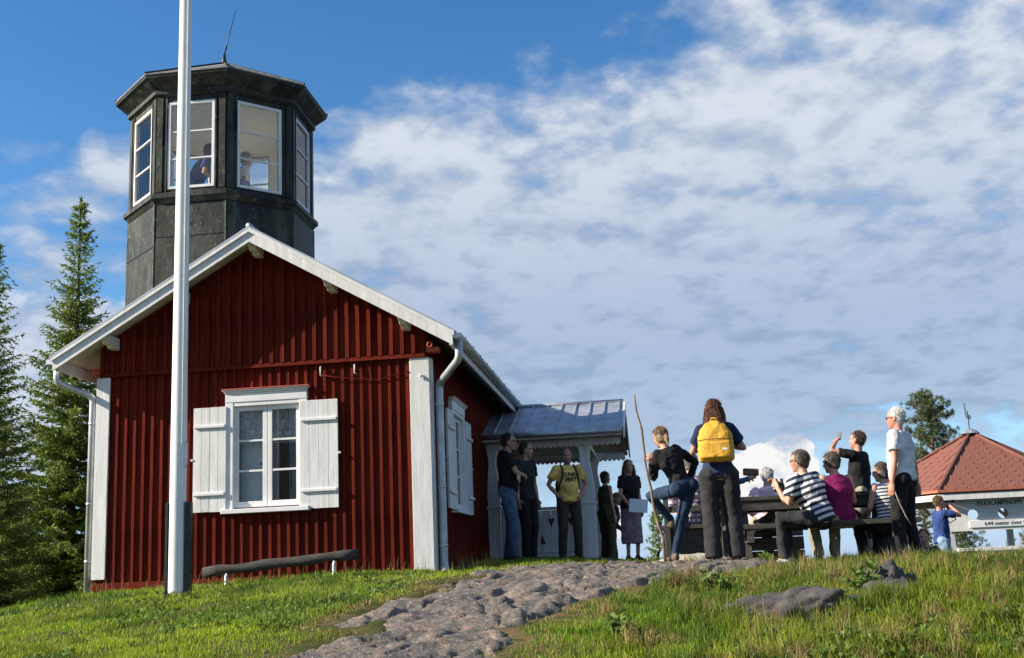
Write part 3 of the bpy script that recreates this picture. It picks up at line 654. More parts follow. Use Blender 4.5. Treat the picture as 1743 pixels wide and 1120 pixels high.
led = octo(5.18, TR + .0, 5.25, TR + .055, 'tower_ledge', 'copper'); octo(5.25, TR + .075, 5.31, TR + .075, 'ledge_lip', 'copper', led); octo(5.31, TR + .075, 5.35, TR + .0, 'ledge_cap', 'copper', led)
MB().rings([[tv(k, TR - .05, 4.68) for k in range(8)], [tv(k, TR - .05, 4.725) for k in range(8)]]).build('tower_floor', 'white_inside', cab)
# lantern storey: corner posts, headers and one three-light window in each face
Z0, Z1 = 5.35, 6.76
for k in range(8):
    m = MB(); wv = .315
    fbox(m, k, -FWD / 2 + .004, -wv - .03, -.09, -.012, Z0, Z1); fbox(m, k, wv + .03, FWD / 2 - .004, -.09, -.012, Z0, Z1)
    fbox(m, k, -wv - .03, wv + .03, -.09, -.012, 6.68, Z1); fbox(m, k, -wv - .03, wv + .03, -.09, -.012, Z0, 5.385)
    pw = m.build('lantern_wall', 'copper', cab)
    m = MB(); fbox(m, k, -FWD / 2 + .03, -wv - .03, -.115, -.091, Z0, Z1); fbox(m, k, wv + .03, FWD / 2 - .03, -.115, -.091, Z0, Z1); fbox(m, k, -wv - .03, wv + .03, -.115, -.091, 6.68, Z1); fbox(m, k, -FWD / 2 + .03, FWD / 2 - .03, -.115, -.091, 4.74, 5.385); m.build('inner_lining', 'white_inside', pw)
    for s in (-1, 1):
        m = MB(); fbox(m, k, s * (FWD / 2 - .055) - .045, s * (FWD / 2 - .055) + .045, -.0115, .012, Z0 + .002, Z1); m.build('cover_strip', 'copper', pw, bevel=.004)
        m = MB(); fbox(m, k, s * (wv + .045) - .012, s * (wv + .045) + .012, -.0115, .010, Z0 + .002, Z1); m.build('cover_strip', 'copper', pw, bevel=.003)
    m = MB(); t = .042
    fbox(m, k, -wv - .028, -wv - .028 + t, -.065, .0, 5.387, 6.678); fbox(m, k, wv + .028 - t, wv + .028, -.065, .0, 5.387, 6.678)
    fbox(m, k, -wv - .028 + t, wv + .028 - t, -.065, .0, 6.678 - t, 6.678); fbox(m, k, -wv - .028 + t, wv + .028 - t, -.065, .0, 5.387, 5.387 + t)
    wn = m.build('lantern_window', 'white_frame', cab, bevel=.004)
    zs = np.linspace(5.387 + t, 6.678 - t, 4)
    for z in zs[1:3]: m = MB(); fbox(m, k, -wv + .016, wv - .016, -.05, -.012, z - .009, z + .009); m.build('glazing_bar', 'white_frame', wn)
    for a, b in zip(zs, zs[1:]): m = MB(); fbox(m, k, -wv + .012, wv - .012, -.034, -.030, a + .006, b - .006); m.build('pane', 'glass', wn)
MB().rings([[tv(k, TR - .13, 6.74) for k in range(8)], [tv(k, TR - .13, 6.77) for k in range(8)]]).build('lantern_ceiling', 'white_inside', cab)
cor = octo(6.77, TR - .005, 6.80, TR + .03, 'lantern_cornice', 'copper'); octo(6.80, TR + .045, 6.86, TR + .045, 'cornice_band', 'copper', cor); octo(6.86, TR + .03, 6.99, TR + .2, 'cornice_cove', 'copper', cor)
lr = octo(6.99, TR + .215, 7.05, TR + .235, 'lantern_roof', 'copper')
rz_ = MB()
for k in range(8):
    a, b = tv(k, TR + .235, 7.051), tv(k + 1, TR + .235, 7.051); c = Vector((TA, TB, 7.80))
    mid = (a + b + c) / 3
    MB().add([a, b, c, a - Vector((0, 0, .02)), b - Vector((0, 0, .02)), c - Vector((0, 0, .02))], [(0, 1, 2), (5, 4, 3), (0, 3, 4, 1), (1, 4, 5, 2), (2, 5, 3, 0)]).build('roof_panel', 'roof_felt', lr)
    MB().tube([a + Vector((0, 0, .012)), c + Vector((0, 0, .012))], .016, 6).build('roof_seam', 'copper', lr)
an = MB().tube([(TA, TB, 7.76), (TA, TB, 7.85), (TA, TB, 7.95)], [.06, .035, .02], 10).build('antenna', 'dark_steel', cab, True)
MB().tube([(TA, TB, 7.93), (TA + .05, TB, 8.15), (TA + .19, TB - .02, 8.66)], [.012, .009, .004], 6).build('antenna_rod', 'dark_steel', an, True)
MB().ell((TA + .03, TB, 8.06), (.018, .018, .03)).build('antenna_coil', 'dark_steel', an, True)
MB().tube([(TA + .02, TB, 7.95), (TA + .12, TB - .02, 7.83), (TA + .2, TB - .03, 7.74)], .004, 4).build('antenna_wire', 'dark_steel', an)

# ------------------------------------------------------------------ flagpole and log in front of the cabin
fx, fy = -3.655, 12.5; fz = tz(fx, fy)
fp = thing('flagpole', 'tall white painted flagpole clamped between steel posts in front of cabin', 'flagpole', (fx, fy, fz))
n = 24
MB().tube([(0, 0, z) for z in (.03, .06, 2, 4, 6, 8, 9.6)], [.088, .090, .084, .077, .070, .062, .055], n).build('pole', 'pole_white', fp, True)
MB().box(-.115, -.091, -.05, .05, -.3, .98).build('clamp_post', 'dark_steel', fp, bevel=.004)
MB().box(.088, .150, -.05, .05, -.3, .98).build('clamp_post', 'dark_steel', fp, bevel=.004)
for h in (.25, .8): MB().tube([(-.14, 0, h), (.18, 0, h)], .010, 6).build('clamp_bolt', 'dark_steel', fp)
MB().tube([(.082, -.03, 1.35), (.102, -.04, 1.38), (.102, -.04, 1.60), (.082, -.03, 1.63)], .009, 6).build('cleat', 'white_frame', fp, True)
MB().tube([(.055, -.075, 1.6), (.052, -.072, 4), (.046, -.062, 9.5)], .0045, 5).build('halyard', 'cream', fp)
lg = thing('log_bench', 'grey weathered half log resting on two short stakes by the red wall', 'bench', (-2.75, 13.45, tz(-2.75, 13.45)))
zb = -tz(-2.75, 13.45)
pts = [(-.88 + 1.76 * i / 10, 0, zb + .125 + .135 * i / 10 + .006 * math.sin(i * 1.7)) for i in range(11)]
MB().tube(pts, [.057 + .006 * math.sin(i * 2.1) + random.uniform(-.004, .004) for i in range(11)], 9).build('log', 'old_log', lg, True, bevel=0)
for x, zt_ in ((-.60, .10), (.62, .19)): MB().tube([(x, -.09, zb - .35), (x, -.085, zb + zt_ - .03), (x + .008, -.08, zb + zt_)], [.020, .018, .015], 8).build('stake', 'white_wood', lg, True)

# ------------------------------------------------------------------ six-sided shelter with the sign
SC = Vector((9.33, 23.9, -1.0)); SAZ0 = R(217.4)
sh = thing('shelter', 'six-sided open shelter with red shingled roof and white sign panel', 'shelter', SC)
def hexd(k): a = SAZ0 - R(60) * k; return Vector((math.sin(a), math.cos(a), 0))
SE, SA, SRR = 2.12, 3.37, 2.42
shing = MB().prism([(-.105, .0), (.105, .0), (.105, -.12), (.05, -.19), (-.05, -.19), (-.105, -.12)], lambda u, v, t: (u, v, t), 0, .012).mesh('shingle'); shing.materials.append(MATS['shingle'])
for k in range(6):
    a = hexd(k) * SRR + Vector((0, 0, SE)); b = hexd(k + 1) * SRR + Vector((0, 0, SE)); c = Vector((0, 0, SA))
    th = Vector((0, 0, .03))
    rf = MB().add([a, b, c, a - th, b - th, c - th], [(0, 1, 2), (5, 4, 3), (0, 3, 4, 1), (1, 4, 5, 2), (2, 5, 3, 0)]).build('roof_face', 'shingle', sh)
    ed = (b - a).normalized(); mid = (a + b) / 2; upv = (c - mid); L = upv.length; upv.normalize(); nor = ed.cross(upv).normalized()
    if nor.z < 0: nor = -nor
    if k in (5, 0, 1, 4):
        rows = 11
        for i in range(rows):
            d0 = .17 + i * (L - .2) / rows; half = (b - a).length / 2 * (1 - d0 / L) - .02; m_ = int(half * 2 / .215)
            for j in range(m_ + 1):
                x = -half + .11 + j * .215 + (.107 if i % 2 else 0)
                if x > half - .05: continue
                o = bpy.data.objects.new('shingle', shing); col.objects.link(o); o.parent = rf
                M = Matrix((ed, upv, ed.cross(upv))).transposed()
                tilt = M @ Matrix.Rotation(R(3.2) , 3, 'X')
                o.matrix_local = Matrix.Translation(mid + ed * x + upv * d0 + nor * (.004 + .0012 * (j % 2))) @ (tilt if ed.cross(upv).z > 0 else tilt).to_4x4()
    MB().tube([a + Vector((0, 0, .02)), c + Vector((0, 0, .02))], .035, 6).build('hip_ridge', 'shingle', sh)
    MB().bar(a * 1.004 - Vector((0, 0, .02)), b * 1.004 - Vector((0, 0, .02)), .03, .05).build('eave_trim', 'shingle_trim', sh)
    MB().bar(a * .99 - Vector((0, 0, .105)), b * .99 - Vector((0, 0, .105)), .025, .11).build('fascia', 'white_wood', sh)
    p = hexd(k) * 2.0
    MB().box(p.x - .055, p.x + .055, p.y - .055, p.y + .055, -.4, SE - .03 + .12).build('post', 'white_wood', sh, bevel=.004)
    MB().bar(hexd(k) * 2.0 + Vector((0, 0, SE - .1)), hexd(k + 1) * 2.0 + Vector((0, 0, SE - .1)), .08, .12).build('beam', 'white_wood', sh)
    MB().bar(hexd(k) * 2.0 + Vector((0, 0, SE + .04)), Vector((0, 0, SA - .12)), .06, .1).build('rafter', 'grey_plank', sh)
    MB().bar(hexd(k) * 1.98 + Vector((0, 0, SE - .45)), hexd(k) * 1.98 + (hexd(k + 1) - hexd(k)).normalized() * .33 + Vector((0, 0, SE - .13)), .05, .06).build('brace', 'white_wood', sh)
cap = MB().tube([(0, 0, SA - .02), (0, 0, SA + .05), (0, 0, SA + .10)], [.20, .12, .02], 10).build('roof_cap', 'zinc', sh)
MB().tube([(0, 0, SA + .08), (0, 0, SA + .45)], .01, 6).build('finial_rod', 'dark_steel', cap)
MB().prism([(-.06, .32), (.05, .27), (.07, .34), (-.02, .40), (-.03, .62), (-.07, .62)], lambda u, v, t: (u, t, SA + v), -.006, .006).build('wind_vane', 'zinc', cap)
# sign panel across the front face with round look-out holes
pa, pb = hexd(0) * 2.0, hexd(1) * 2.0; ex = (pb - pa).normalized(); nn = Vector((-ex.y, ex.x, 0)); nn = nn if nn.y < 0 else -nn
o_ = pa + nn * .075
def sp_(u, v, t): q = o_ + ex * u + nn * t; return (q.x, q.y, v)
SZ0, SZ1 = 1.36, 1.955; UL = (pb - pa).length
def sign_panel():
    bm = bmesh.new(); holes = [.42 + .545 * i for i in range(3)]; segs = 20
    # panel split into cells, each cell with one hole (bridge of square and circle)
    cells = [-.06] + [(a + b) / 2 for a, b in zip(holes, holes[1:])] + [UL + .06]
    mb = MB(); zc_ = 1.66; r_ = .095
    for (u0, u1), hc in zip(zip(cells, cells[1:]), holes):
        ring = []
        for i in range(segs): t = 2 * math.pi * (i + .5) / segs; ring.append((hc + r_ * math.cos(t), zc_ + r_ * math.sin(t)))
        sq = []
        for i in range(segs):
            t = 2 * math.pi * (i + .5) / segs; c, s_ = math.cos(t), math.sin(t)
            k = min(((u1 - hc) if c > 0 else (hc - u0)) / max(abs(c), 1e-6), ((SZ1 - zc_) if s_ > 0 else (zc_ - SZ0)) / max(abs(s_), 1e-6))
            sq.append((hc + c * k, zc_ + s_ * k))
        # add the true corners by snapping the nearest spoke
        for cu, cv in ((u0, SZ0), (u1, SZ0), (u0, SZ1), (u1, SZ1)):
            i = min(range(segs), key=lambda q: (sq[q][0] - cu) ** 2 + (sq[q][1] - cv) ** 2); sq[i] = (cu, cv)
        vs = [sp_(u, v, t) for t in (0, .03) for u, v in ring + sq]; n = segs; fs = []
        for i in range(n):
            j = (i + 1) % n
            fs += [(i, j, n + j, n + i), (2 * n + i, 3 * n + i, 3 * n + j, 2 * n + j), (i, 2 * n + i, 2 * n + j, j), (n + i, n + j, 3 * n + j, 3 * n + i)]
        mb.add(vs, fs)
    return mb.build('sign_panel', 'sign_white', sh)
sg = sign_panel()
def sign_mat(u, v, t):
    q = Vector(sp_(u, v, t)); return Matrix.Translation(q) @ Matrix((ex, Vector((0, 0, 1)), nn)).transposed().to_4x4()
tx = text('PILKALAMPINOPPI', .125, 'sign_black', sg, sign_mat(.92, 1.855, .032), bold=.001); tx.scale = (.80, .95, 1)
hb = MB().prism([(.33, 1.415), (2.06, 1.415), (2.06, 1.54), (.33, 1.54)], lambda u, v, t: sp_(u, v, t), .032, .055).build('height_board', 'white_frame', sg, bevel=.003)
text('644 meter över havet', .105, 'sign_black', sg, sign_mat(1.06, 1.478, .057))
pr = MB().prism([(.10, .10), (UL - .05, .10), (UL - .05, .98), (.10, .98)], lambda u, v, t: sp_(u, v, t), -.03, .02).build('parapet', 'concrete', sh)
MB().prism([(.07, .985), (UL - .02, .985), (UL - .02, 1.05), (.07, 1.05)], lambda u, v, t: sp_(u, v, t), -.14, .09).build('parapet_cap', 'sign_white', pr, bevel=.004)
for i in range(7): MB().ell(sp_(.3 + .24 * i, .85, .021), (.014, .014, .014), nu=6, nv=4).build('hole_dot', 'dark_steel', pr)  # dark beads added to stand for small dark holes in the panel

# ------------------------------------------------------------------ tables, bench and plank wall
def picnic_table(x, y, rz, L, label, group=None, top=.76, seat=.43, off=.62):
    t = thing('picnic_table', label, 'picnic table', (x, y, tz(x, y)), rz, group)
    for i in range(5): MB().box(-L / 2, L / 2, -.36 + i * .146, -.36 + i * .146 + .138, top - .05, top).build('top_plank', 'tar_wood', t, bevel=.005)
    MB().box(-L / 2 + .05, L / 2 - .05, -.34, -.30, top - .16, top - .052).build('apron', 'tar_wood', t)
    MB().box(-L / 2 + .05, L / 2 - .05, .30, .34, top - .16, top - .052).build('apron', 'tar_wood', t)
    for s in (-1, 1):
        for i in range(2): MB().box(-L / 2, L / 2, s * off - .15 + i * .152, s * off - .15 + i * .152 + .145, seat - .055, seat).build('bench_plank', 'tar_wood', t, bevel=.005)
    for e in (-1, 1):
        X = e * (L / 2 - .28)
        MB().box(X - .035, X + .035, -off - .14, off + .14, seat - .20, seat - .057).build('cross_beam', 'tar_wood', t)
        MB().box(X - .036, X + .036, -.33, .33, top - .17, top - .052).build('top_bearer', 'tar_wood', t)
        for s in (-1, 1): MB().bar((X + .05 * e, s * .50, -.12), (X + .05 * e, s * .20, top - .06), .05, .17, up=(1, 0, 0)).build('leg', 'tar_wood', t)
        MB().bar((X - e * .05, 0, seat - .12), (X - e * .5, 0, top - .08), .06, .10).build('brace', 'tar_wood', t)
    return t
picnic_table(3.42, 13.85, R(-5), 2.15, 'dark tarred picnic table with benches, the striped and magenta women seated at it')
bx0, by0 = 2.04, 13.75
bn = thing('park_bench', 'dark low bench with a backrest plank under the plaid shirt', 'bench', (bx0, by0, tz(bx0, by0)), R(-4))
for i in range(2): MB().box(-.45, .45, -.02 + i * .19, .16 + i * .19, .39, .44).build('seat_plank', 'tar_wood', bn, bevel=.005)
MB().box(-.45, .45, -.075, -.035, .58, .655).build('backrest', 'tar_wood', bn, bevel=.005)
MB().box(-.12, .45, -.075, -.035, .72, .775).build('backrest', 'tar_wood', bn, bevel=.005)
for e in (-1, 1):
    MB().prism([(-.06, -.1), (.06, -.1), (.12, .15), (.33, .385), (-.03, .385), (-.034, .78), (-.09, .78)], lambda u, v, t: (e * .33 + t, u, v), -.03, .03).build('leg', 'tar_wood', bn)
MB().prism([(-.3, .12), (.3, .12), (.36, .385), (-.36, .385)], lambda u, v, t: (u, .06 + t, v), -.02, .02).build('apron', 'tar_wood', bn)
wl = thing('plank_wall', 'low sunlit wall of grey weathered planks behind the tables', 'plank wall', (2.72, 14.78, tz(2.72, 14.78)), R(-3))
zs = [-.15, .03, .17, .335, .48]
for i in range(4):
    for j, (x0, x1) in enumerate(((-.72, .13), (.136, .80)) if i % 2 else ((-.72, -.2), (-.194, .80))):
        MB().box(x0, x1, -.04 - .004 * ((i + j) % 2), .03, zs[i] + .004, zs[i + 1] - .003).build('plank', 'grey_plank', wl, bevel=.006)
for x in (-.6, .6): MB().box(x - .05, x + .05, .031, .12, -.3, .46).build('post', 'grey_plank', wl)
MB().box(-.75, .83, -.06, .14, .482, .51).build('cap_plank', 'grey_plank', wl, bevel=.005)
sb = thing('stone_slab', 'pale flat stone slab lying in front of the low bench', 'stone', (1.93, 13.1, tz(1.93, 13.1)))
def stone(name, parent, rx, ry, rz, seed, m='rock', sub=3):
    bm = bmesh.new(); bmesh.ops.create_icosphere(bm, subdivisions=sub + 1, radius=1)
    for v in bm.verts:
        p = v.co * 1.4 + Vector((seed * 3.1, seed, 0)); d = 1 + .30 * noise.fractal(p, .8, 2, 5) + .35 * (noise.voronoi(p * 1.5)[0][1] - noise.voronoi(p * 1.5)[0][0] - .3)
        v.co = Vector((v.co.x * rx * d, v.co.y * ry * d, v.co.z * rz * d))
    me = bpy.data.meshes.new(name); bm.to_mesh(me); bm.free(); me.materials.append(MATS[m]); me.polygons.foreach_set('use_smooth', [True] * len(me.polygons))
    o = bpy.data.objects.new(name, me); col.objects.link(o); o.parent = parent; return o
mat('pale_stone', (.45, .41, .34), .95, scale=6, bump=.6, bscale=30, c2=(.30, .27, .23))
mat('dark_rock', (.085, .077, .072), .95, scale=5, bump=.9, bscale=25, c2=(.045, .042, .042))
stone('slab', sb, .42, .16, .10, 4, 'pale_stone')
def boulder(x, y, z, rx, ry, rz, seed, label):
    t = stone('boulder', None, rx, ry, rz, seed, 'dark_rock', sub=4); t.location = (x, y, tz(x, y) + z); tag(t, label, 'boulder'); return t
boulder(1.84, 8.0, -.04, .44, .26, .20, 2, 'low dark rock ledge half sunk in the grass, wider of two')
boulder(2.50, 8.25, -.045, .27, .25, .27, 5, 'rounded dark boulder with a grey top in the tall grass')

def tri_mesh(name, base, d, side, length, width, m, parent, leaf=False):
    """needles (triangles) or leaves (quads) from arrays: base point, direction, side vector"""
    n = len(base); q = 4 if leaf else 3; v = np.empty((n, q, 3)); L = length[:, None]; Wd = width[:, None]
    v[:, 0] = base - side * Wd * (.35 if leaf else .6); v[:, 1] = base + side * Wd * (.35 if leaf else .6); v[:, -1] = base + d * L
    if leaf: v[:, 2] = base + d * L * .55 + side * Wd * .8
    me = bpy.data.meshes.new(name); me.vertices.add(n * q); me.vertices.foreach_set('co', v.reshape(-1)); me.loops.add(n * q); me.loops.foreach_set('vertex_index', np.arange(n * q)); me.polygons.add(n)
    me.polygons.foreach_set('loop_start', np.arange(0, n * q, q)); me.polygons.foreach_set('loop_total', np.full(n, q)); me.update(calc_edges=True)
    o = bpy.data.objects.new(name, me); col.objects.link(o); me.materials.append(MATS[m]); o.parent = parent; return o
def unit(a): return a / np.maximum(np.linalg.norm(a, axis=-1, keepdims=True), 1e-9)

# ------------------------------------------------------------------ people
tex_fold = bpy.data.textures.new('folds', 'CLOUDS'); tex_fold.noise_scale = .075; tex_fold.noise_depth = 2
tex_hair = bpy.data.textures.new('locks', 'CLOUDS'); tex_hair.noise_scale = .03; tex_hair.noise_depth = 2
mat('skin', (.50, .285, .20), .5, .1, scale=14, sss=.12, c2=(.42, .21, .145))
mat('skin_red', (.52, .25, .18), .5, .1, scale=14, sss=.12, c2=(.44, .19, .13))
mat('lips', (.30, .10, .08), .5, .1); mat('eye_dark', (.03, .025, .02), .3, .1)
for nm, c in dict(black=(.016, .016, .018), charcoal=(.035, .035, .037), navy=(.02, .03, .075), navyblue=(.03, .06, .20), yellow=(.92, .62, .17), olive=(.085, .08, .045), khaki=(.30, .27, .19),
                  jeans=(.075, .125, .21), dark_jeans=(.020, .038, .075), light_jeans=(.20, .30, .42), magenta=(.20, .012, .085), whitegrey=(.62, .63, .66), pink=(.78, .54, .58), teal=(.05, .11, .16),
                  skyblue=(.16, .29, .52), brown_trs=(.055, .045, .035), grey_trs=(.030, .031, .033), mauve_skirt=(.22, .17, .18), darkgreen=(.03, .04, .028)).items():
    mat('cloth_' + nm, c, .9, .16, scale=6, bump=.8, bscale=16, spec=.2)
for nm, c in dict(dark=(.022, .014, .010), brown=(.085, .045, .024), redbrown=(.15, .055, .024), blond=(.24, .15, .075), grey=(.20, .19, .175), white=(.72, .70, .67), greybrown=(.085, .066, .050), ginger=(.12, .055, .03)).items():
    mat('hair_' + nm, c, .55, .25, scale=26, bump=.6, bscale=90, stretch=(2.2, 2.2, .35))
mat('shoe_white', (.66, .66, .66), .6, .1); mat('shoe_dark', (.03, .026, .024), .6, .2); mat('shoe_brown', (.10, .07, .045), .7, .2); mat('sock', (.62, .60, .68), .9, .05)
mat('bag_yellow', (.62, .33, .025), .75, .08, scale=5, bump=.3, bscale=160); mat('bag_black', (.014, .014, .015), .7, .2); mat('strap_brown', (.11, .05, .03), .8, .1)
mat('leather_brown', (.12, .055, .028), .6, .2)

def stripes(name, c1, c2, period, ax, duty=.5, ax2=None, c3=None):
    m = bpy.data.materials.new(name); m.use_nodes = True; g = NT(m.node_tree); b = g.n['Principled BSDF']; b.inputs['Roughness'].default_value = .9
    v = g.new('ShaderNodeTexCoord').outputs['Object']
    def st(a, per, du): return g.math('GREATER_THAN', g.math('FRACT', g.math('DIVIDE', g.math('ADD', g.vmath('DOT_PRODUCT', v, tuple(a), out=1), 5), per)), du)
    c = g.mix(st(ax, period, duty), c1, c2)
    if ax2 is not None:
        c = g.mix(g.math('MULTIPLY', st(ax2, period, duty), .75), c, c3); c = g.mix(g.math('MULTIPLY', st(ax, period * .5, .8), .5), c, c1)
    g.link(c, b.inputs['Base Color']); MATS[name] = m; return name

def ik(a, c, l1, l2, hint):
    a = Vector(a); c = Vector(c); d = c - a; L = d.length; mx = (l1 + l2) * .995
    if L > mx: c = a + d * (mx / L); d = c - a; L = mx
    L = max(L, abs(l1 - l2) + .02); x = (l1 * l1 - l2 * l2 + L * L) / (2 * L); h = math.sqrt(max(l1 * l1 - x * x, 0))
    dn = d.normalized(); hv = Vector(hint); hv = (hv - dn * hv.dot(dn))
    if hv.length < 1e-4: hv = dn.orthogonal()
    return a + dn * x + hv.normalized() * h, c

def finish(mb, name, m, root, vox, fold=0, tex=None, smooth=4):
    o = mb.build(name, m, root, True)
    md = o.modifiers.new('remesh', 'REMESH'); md.mode = 'VOXEL'; md.voxel_size = vox; md.use_smooth_shade = True
    sm = o.modifiers.new('smooth', 'SMOOTH'); sm.iterations = smooth; sm.factor = .5
    if fold:
        dsp = o.modifiers.new('folds', 'DISPLACE'); dsp.texture = tex or tex_fold; dsp.strength = fold; dsp.mid_level = .5; dsp.texture_coords = 'LOCAL'
    return o

def hand(mb, wr, d, up, s, curl=.5, side=1):
    """palm, four fingers of different lengths, thumb from the side of the palm; up = back of the hand, side=+1 puts the thumb on +across"""
    d = d.normalized(); up = (up - d * up.dot(d)).normalized(); ac = d.cross(up) * side
    mb.loft([(wr - d * .01 * s, ac, up, .026 * s, .022 * s), (wr + d * .03 * s, ac, up, .038 * s, .019 * s), (wr + d * .075 * s, ac, up, .042 * s, .017 * s), (wr + d * .095 * s, ac, up, .038 * s, .013 * s)], 10)
    for i, (o, L) in enumerate(((.031, .070), (.011, .079), (-.010, .074), (-.030, .058))):
        p = wr + d * .085 * s + ac * o * s; pts = [p]; a = 0; q = p
        for j in range(3):
            a += curl * (.55, .75, .6)[j]; v = d * math.cos(a) - up * math.sin(a); q = q + v * L * (.45, .32, .25)[j] * s; pts.append(q)
        mb.tube(pts, [.0098 * s, .0092 * s, .0085 * s, .007 * s], 7)
    p = wr + d * .03 * s + ac * .032 * s
    mb.tube([p, p + (d * .5 + ac * .7 - up * .3).normalized() * .038 * s, p + (d * .9 + ac * .55 - up * (.3 + .5 * curl)).normalized() * .068 * s], [.013 * s, .0115 * s, .009 * s], 7)

STAND = dict()
def person(label, x, y, face, H=1.75, pose=None, top=('cloth_black', 'short'), bottom=('cloth_jeans', 'trousers'), hair=('hair_brown', 'short'), shoes='shoe_dark', skin='skin',
           z=None, vox=.0085, facedet=False, build=1.0, female=False, belly=0, glasses=False, bag=None, sock=None, hem=-.07):
    ps = dict(pel=(0, 0, .962), lean=(2, 0, 0), head=(0, 0), wR=(.25, .04, .80), wL=(-.25, .04, .80), eR=(.4, -1, 0), eL=(-.4, -1, 0), aR=(.10, 0, .085), aL=(-.10, 0, .085), kR=(.1, 1, 0), kL=(-.1, 1, 0), curl=(.35, .35), fR=0, fL=0, upR=None, upL=None)
    ps.update(pose or {}); s = H / 1.75; zz = tz(x, y) if z is None else z
    root = thing('person', label, 'person', (x, y, zz), R(face)); inv = (Matrix.Translation((x, y, zz)) @ Matrix.Rotation(R(face), 4, 'Z')).inverted()
    def loc(v):
        if len(v) == 4: return inv @ Vector(v[:3])          # a point given in the world
        return Vector(v) * s
    Z = Vector((0, 0, 1)); P = loc(ps['pel']); lf, ls, tw = [R(a) for a in ps['lean']]
    t = Vector((math.sin(ls), math.sin(lf), math.cos(lf) * math.cos(ls))).normalized()
    rt0 = Vector((1, 0, 0)); rt0 = (rt0 - t * rt0.dot(t)).normalized(); f0 = t.cross(rt0).normalized()
    rt = rt0 * math.cos(tw) + f0 * math.sin(tw); ft = t.cross(rt).normalized()
    sw = (.150 if female else .178) * build; hipw = .095 * (1.08 if female else 1)
    N = P + t * .525 * s; S = {q: P + t * .468 * s + rt * (sw * s * q) for q in (1, -1)}; Hp = {q: P + rt0 * hipw * s * q - t * .02 * s for q in (1, -1)}
    hy, hp = [R(a) for a in ps['head']]
    hu = (t * .35 + Z * .65).normalized(); hf = (ft - hu * ft.dot(hu)).normalized(); hr = hf.cross(hu)
    hf = (hf * math.cos(hy) - hr * math.sin(hy)).normalized(); hr = hf.cross(hu)
    hf, hu = (hf * math.cos(hp) - hu * math.sin(hp)).normalized(), (hu * math.cos(hp) + hf * math.sin(hp)).normalized()
    C = N + hu * .143 * s + hf * .022 * s; k = .98 * s
    def hd(a, b, c): return C + hr * a * k + hf * b * k + hu * c * k
    hax = (hr, hf, hu)
    E, Wr = {}, {}
    for q, w_, e_ in ((1, 'wR', 'eR'), (-1, 'wL', 'eL')): E[q], Wr[q] = ik(S[q], loc(ps[w_]), .285 * s, .255 * s, ps[e_])
    Kn, An = {}, {}
    for q, a_, k_ in ((1, 'aR', 'kR'), (-1, 'aL', 'kL')): Kn[q], An[q] = ik(Hp[q], loc(ps[a_]), .435 * s, .425 * s, ps[k_])
    def el(c, r_, ax=hax): return (c, tuple(v * s for v in r_), ax)
    # ---- body
    m = MB()
    wst = .88 if female else 1.0
    rings_ = [(-.09, .150, .105), (.02, .160 * (1.06 if female else 1), .112), (.13, .135 * wst, .098 + belly * .6), (.22, .140 * wst, .104 + belly * .7), (.32, .158, .114 + (.015 if female else 0)), (.41, .160, .098), (.465, .150, .075), (.50, .085, .060), (.535, .052, .053)]
    m.loft([(P + t * h * s + ft * (.02 * belly / .05 if .1 < h < .3 and belly else 0) * s, rt0.lerp(rt, min(1, max(0, h / .4))).normalized(), ft, rx * s * build * .92, ry * s * build * .90) for h, rx, ry in rings_])
    m.tube([N - t * .05 * s, C - hu * .03 * k - hf * .02 * k], [.056 * s, .050 * s], 12)
    m.ell(hd(0, -.010, .03), (.073 * k, .093 * k, .093 * k), hax, 20, 14); m.ell(hd(0, .022, -.038), (.058 * k, .066 * k, .080 * k), hax, 16, 12); m.ell(hd(0, .062, -.098), (.026 * k, .022 * k, .022 * k), hax)
    m.ell(hd(0, .092, -.022), (.013 * k, .020 * k, .017 * k), hax); m.ell(hd(0, .082, .0), (.010 * k, .016 * k, .030 * k), hax)
    for q in (1, -1): m.ell(hd(.073 * q, -.004, -.012), (.010 * k, .021 * k, .031 * k), hax); m.ell(hd(.034 * q, .060, -.028), (.024 * k, .022 * k, .022 * k), hax); m.ell(hd(.03 * q, .072, .028), (.024 * k, .014 * k, .010 * k), hax)
    m.ell(hd(0, .080, -.062), (.024 * k, .010 * k, .012 * k), hax)
    for q in (1, -1):
        m.ell(S[q], (.048 * s * build,) * 3); up = E[q] - S[q]
        m.tube([S[q], S[q] + up * .35, E[q], E[q].lerp(Wr[q], .3), Wr[q]], [.047 * s * build, .046 * s * build, .036 * s, .037 * s, .025 * s], 10)
        d = (Wr[q] - E[q]); hu_ = ps['upR' if q > 0 else 'upL']; hu_ = Vector(hu_) if hu_ else rt * q
        hand(m, Wr[q], d, hu_, s, ps['curl'][0 if q > 0 else 1], 1 if ft.dot(d.normalized().cross(hu_)) > 0 else -1)
        m.tube([Hp[q], Hp[q].lerp(Kn[q], .4), Kn[q], Kn[q].lerp(An[q], .3), An[q], An[q] - Z * .03 * s], [.062 * s, .058 * s, .042 * s, .042 * s, .032 * s, .032 * s], 12)
        fo = R(ps['fR' if q > 0 else 'fL']); fd = Vector((math.sin(-fo), math.cos(fo), 0))
        m.tube([An[q] - Z * .03 * s, An[q] + fd * .10 * s - Z * .05 * s], [.032 * s, .025 * s], 8)
    finish(m, 'body', skin, root, vox * 1.15, smooth=2)
    # ---- clothes
    mt, sl = top; e = .013 if sl != 'loose' else .022
    if mt in MATS or mt.startswith('cloth'): tm = mt
    m = MB()
    rr_ = [(hem, .158, .112 + belly * .4), (.02, .162 * (1.05 if female else 1), .114 + belly * .6), (.13, .140 * wst, .102 + belly), (.22, .146 * wst, .108 + belly), (.32, .160, .116 + (.018 if female else 0) + belly * .3), (.41, .162, .102), (.466, .152, .078), (.495, .096, .064), (.515, .064, .058)]
